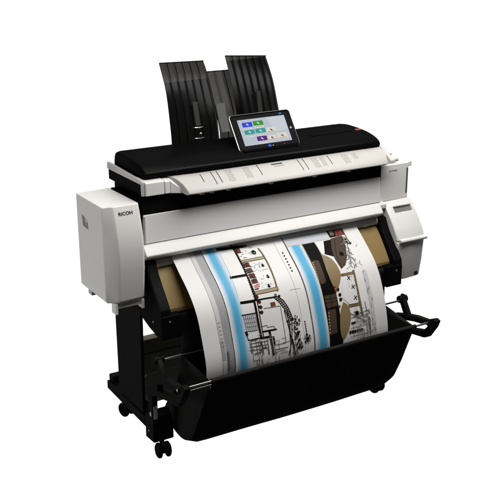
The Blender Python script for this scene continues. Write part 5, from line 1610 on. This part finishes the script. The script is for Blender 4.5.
# rear cross beams between the legs
bm = NB()
prism_x(bm, [(0.0, .308), (-.004, .371), (.010, .374), (.04, .374), (.04, .308)], -.560, .570)
bh = finish('cross_beam', bm, M['olive'], PR, .002)
bm = NB(); prism_x(bm, [(-.004, .304), (.0, .307), (.03, .307), (.03, .204), (.006, .206)], -.560, .570); finish('modesty_panel', bm, M['olive'], bh, .002)
bm = NB(); box(bm, -.500, .510, .012, .020, .060, .202); finish('lower_plate', bm, M['plate'], bh, .002)
for x, z in ((-.478, .196), (-.452, .1985), (-.432, .108), (-.478, .118)):
    bm = NB(); tube(bm, (x, .0118, z), (x, .006, z), .0055, 12); finish('bolt', bm, M['chrome'], bh)

# catch basket ------------------------------------------------------------------
sec = smooth_line([(-.418, .648), (-.420, .54), (-.421, .478), (-.402, .405), (-.345, .285), (-.275, .185), (-.272, .140), (-.318, .108), (-.365, .093), (-.415, .091), (-.460, .105), (-.497, .142), (-.520, .205), (-.560, .320), (-.593, .415), (-.602, .432)], 4)
nS = len(sec); zmin, zmax = .09, .615
bm = NB(); nxb = 24; rows = []
for k in range(nxb + 1):
    f = k / nxb; row = []
    for i, (y, z) in enumerate(sec):
        g = min(max((z - .09) / .345, 0), 1)
        fr = min(max((i / nS - .50) / .12, 0), 1); front = fr > .99
        xl = -.492 + .026 * g * fr; xr = .503 + .022 * g * fr
        e = min(f, 1 - f)
        rnd = .020 * max(0, 1 - e / .06) ** 2 * min(max((.26 - z) / .12, 0), 1)
        wob = .0022 * math.sin(f * 23 + z * 9) * g * (1 - g) * 4 + .004 * math.sin(f * 6.1 + 1) * (1 - g) + (.003 * math.sin(f * 9.5 + .7) * math.sin(math.pi * g) if fr > .5 else 0)
        row.append(bm.verts.new((xl + (xr - xl) * f, y + wob, z + rnd )))
    rows.append(row)
for a, b in zip(rows[:-1], rows[1:]):
    for i in range(nS - 1): bm.faces.new((a[i], b[i], b[i + 1], a[i + 1]))
for row in (rows[0], rows[-1]):
    lo = [v for i, v in enumerate(row) if i >= 8]
    bm.faces.new([bm.verts.new(v.co) for v in lo])
bag = finish('catch_basket', bm, M['fabric'], PR, 0, angle=50)
md = bag.modifiers.new('thickness', 'SOLIDIFY'); md.thickness = .003
bm = NB()
for k in range(24):
    f0, f1 = k / 24, (k + 1) / 24; p = lambda f: (-.466 + .991 * f, -.604 + .0006 * math.sin(f * 17), .4345 + .0005 * math.sin(f * 29))
    tube(bm, p(f0), p(f1), .0095, 12)
finish('hem', bm, M['fabric'], bag, angle=60)
bm = NB(); tube(bm, (-.598, -.604, .4345), (.622, -.604, .4345), .0042, 14); tube(bm, (-.598, -.612, .424), (-.47, -.611, .425), .0022, 10); tube(bm, (-.476, -.6125, .426), (-.476, -.61, .408), .002, 8)
finish('rim_rod', bm, M['steel'], bag)
bm = NB(); tube(bm, (-.592, -.420, .476), (.612, -.420, .476), .0042, 14); finish('support_rod', bm, M['steel'], bag)

# basket arms ---------------------------------------------------------------------
outer = [(-.372, .398), (-.44, .418), (-.515, .434), (-.585, .440), (-.632, .462), (-.652, .456), (-.640, .425), (-.600, .366), (-.580, .356), (-.50, .344), (-.43, .328), (-.366, .308)]
inner = [(-.425, .380), (-.46, .394), (-.515, .407), (-.570, .414), (-.592, .420), (-.598, .414), (-.588, .404), (-.575, .390), (-.560, .384), (-.51, .372), (-.46, .361), (-.425, .354)]
for s, xc in ((-1, -.590), (1, .612)):
    bm = NB(); ring_prism_x(bm, outer, inner, xc - .014, xc + .014)
    arm = finish('basket_arm', bm, M['frame'], PR, .004, 2)
    bm = NB(); prism_x(bm, [(-.400, .478), (-.414, .493), (-.430, .484), (-.476, .414), (-.448, .398)], xc - .011, xc + .011); finish('upright', bm, M['frame'], arm, .004)
    bm = NB(); tube(bm, (xc - .022, -.414, .479), (xc + .022, -.414, .479), .0165, 20); ball(bm, (xc + .0, -.414, .495), .009); finish('knob', bm, M['frame'], arm, .004)
    bm = NB(); tube(bm, (xc - .018, -.604, .4345), (xc + .018, -.604, .4345), .012, 16); tube(bm, (xc - .0185, -.604, .4345), (xc - .0200, -.604, .4345), .006, 12, mi=1); finish('rod_socket', bm, [M['frame'], M['steel']], arm, .001)
    bm = NB(); box(bm, xc - .012, xc + .012, -.372, -.330, .140, .330); box(bm, *sorted((xc, xc - s * .03)), -.345, -.3185, .10, .17)
    post = finish('arm_post', bm, M['frame'], arm, .004)
    bm = NB(); box(bm, xc - .008, xc + .007, -.3755, -.3725, .205, .262); box(bm, xc - .0145, xc - .0125, -.362, -.350, .215, .232); finish('latch', bm, M['grey'], post, .001)

# ------------------------------------------------------------------ the printed sheet
PL = LCURVE; PRr = RCURVE
PXL, PXR = -.47, .42; WID = .89; LEN = .75
NP = len(PL) - 1
def sheet_pt(a, t, off=0.0):
    def raw(a, t):
        k = min(max(t * NP, 0), NP - 1e-6); i = int(k); f = k - i
        ly = PL[i][0] * (1 - f) + PL[i + 1][0] * f; lz = PL[i][1] * (1 - f) + PL[i + 1][1] * f
        ry = PRr[i][0] * (1 - f) + PRr[i + 1][0] * f; rz = PRr[i][1] * (1 - f) + PRr[i + 1][1] * f
        return Vector((PXL + (PXR - PXL) * a, ly * (1 - a) + ry * a, lz * (1 - a) + rz * a))
    p = raw(a, t)
    p.y += .0022 * math.sin(a * 11 + t * 7 + .6) * math.sin(a * 4.3 + 1) * min(t * 1.6, 1)
    if off:
        d = raw(a, min(t + .012, 1)) - raw(a, max(t - .012, 0)); e = raw(a + .01, t) - raw(a - .01, t)
        p = p + d.cross(e).normalized() * (-off if d.cross(e).y > 0 else off)
    return p
bm = NB(); na, nt_ = 20, 118
g = [[bm.verts.new(sheet_pt(i / na, j / nt_)) for i in range(na + 1)] for j in range(nt_ + 1)]
for j in range(nt_):
    for i in range(na): bm.faces.new((g[j][i], g[j][i + 1], g[j + 1][i + 1], g[j + 1][i]))
SH = finish('printed_sheet', bm, M['paper'], None, 0, angle=80)
SH['label'] = 'white paper sheet printed with building plans and blue bands, curling into the black basket'
SH['category'] = 'printed sheet'
keys = sorted(set(i[1] for i in INK)); kid = {k: i for i, k in enumerate(keys)}
bm = NB()
def flat(pts, mi, z):
    vs = [bm.verts.new((x, y, z)) for x, y in pts]
    try:
        f = bm.faces.new(vs); f.material_index = mi
    except ValueError: pass
for idx, (kind, c, layer, w, pts) in enumerate(INK):
    P2 = [Vector((a * WID, t * LEN)) for a, t in pts]; z = .0003 + layer * .00022 + idx * 1.3e-6; mi = kid[c]
    if kind == 'p': flat([tuple(p) for p in P2], mi, z)
    elif kind == 'd': flat([(P2[0].x + w * .5 * math.cos(2 * math.pi * k / 12), P2[0].y + w * .5 * math.sin(2 * math.pi * k / 12)) for k in range(12)], mi, z)
    else:
        for i in range(len(P2) - 1):
            d = (P2[i + 1] - P2[i]); L_ = d.length
            if L_ < 1e-6: continue
            d /= L_; n = Vector((-d.y, d.x)) * w * .5; e0 = d * (w * .25 if i else 0); e1 = d * (w * .25)
            flat([tuple(q) for q in (P2[i] - n - e0, P2[i + 1] - n + e1, P2[i + 1] + n + e1, P2[i] + n - e0)], mi, z + i * 2e-7)
bmesh.ops.triangulate(bm, faces=[f for f in bm.faces if len(f.verts) > 4])
for k in range(1, 78):
    y = k * .0098 * 1.0
    ge = bm.verts[:] + bm.edges[:] + bm.faces[:]
    bmesh.ops.bisect_plane(bm, geom=ge, dist=1e-7, plane_co=(0, y, 0), plane_no=(0, 1, 0))
for v in bm.verts: v.co = sheet_pt(v.co.x / WID, v.co.y / LEN, v.co.z)
me = bpy.data.meshes.new('printed_plan'); bm.to_mesh(me); bm.free()
for k in keys: me.materials.append(M['ink_' + k])
for p in me.polygons: p.use_smooth = True
po = bpy.data.objects.new('printed_plan', me); COL.objects.link(po); po.parent = SH

# ------------------------------------------------------------------ floor, light, camera
FHX, FHY = math.sin(math.radians(31.75)), math.cos(math.radians(31.75))
def floor_mat():
    m = bpy.data.materials.new('frosted_clear_acrylic'); m.use_nodes = True; nt = m.node_tree; nt.nodes.clear()
    o = nt.nodes.new('ShaderNodeOutputMaterial'); t = nt.nodes.new('ShaderNodeBsdfRefraction'); t.inputs['Color'].default_value = (1, 1, 1, 1); t.inputs['Roughness'].default_value = .12; t.inputs['IOR'].default_value = 1.02
    nt.links.new(t.outputs[0], o.inputs['Surface']); return m
bm = NB()
bmesh.ops.create_circle(bm, cap_ends=True, segments=96, radius=FLOOR_R)
fl = finish('floor', bm, floor_mat()); fl['kind'] = 'structure'
cx_, cy_ = -.41 - FHX * .35 + FHX * FLOOR_R, -.80 - FHY * .35 + FHY * FLOOR_R
fl.location = (cx_, cy_, 0)

def area(name, loc, target, size, power, col=(1, 1, 1), size_y=None, shape='RECTANGLE'):
    l = bpy.data.lights.new(name, 'AREA'); l.energy = power; l.color = col; l.shape = shape; l.size = size; l.size_y = size_y or size
    o = bpy.data.objects.new(name, l); COL.objects.link(o); o.location = loc
    o.rotation_euler = (Vector(target) - Vector(loc)).to_track_quat('-Z', 'Y').to_euler()
    return o
for a in LAMPS: area(*a)

w = bpy.data.worlds.new('World'); SC.world = w; w.use_nodes = True; nt = w.node_tree
bg = nt.nodes['Background']
tc = nt.nodes.new('ShaderNodeTexCoord'); dp = nt.nodes.new('ShaderNodeVectorMath'); dp.operation = 'DOT_PRODUCT'
dp.inputs[1].default_value = (FHX, FHY, 0)
nt.links.new(tc.outputs['Generated'], dp.inputs[0])
mr = nt.nodes.new('ShaderNodeMapRange'); mr.interpolation_type = 'SMOOTHSTEP'
mr.inputs['From Min'].default_value = .25; mr.inputs['From Max'].default_value = .55
mr.inputs['To Min'].default_value = W_DIM; mr.inputs['To Max'].default_value = W_BRIGHT
nt.links.new(dp.outputs['Value'], mr.inputs['Value']); nt.links.new(mr.outputs['Result'], bg.inputs['Strength'])
bg.inputs['Color'].default_value = (1, .995, .985, 1)

cam = bpy.data.cameras.new('camera'); co = bpy.data.objects.new('camera', cam); COL.objects.link(co)
cam.sensor_width = 36; cam.lens = 950 / 504 * 36; cam.clip_end = 200
co.location = (-2.02012, -3.40210, 2.01082)
co.rotation_euler = (math.radians(90 - 18.5), 0, math.radians(-31.75))
SC.camera = co
SC.render.engine = 'CYCLES'; SC.render.resolution_x = SC.render.resolution_y = 1024
SC.cycles.use_denoising = True; SC.cycles.max_bounces = 8; SC.cycles.transparent_max_bounces = 16
SC.view_settings.view_transform = 'Standard'; SC.view_settings.look = 'None'; SC.view_settings.exposure = EXPO; SC.view_settings.gamma = 1
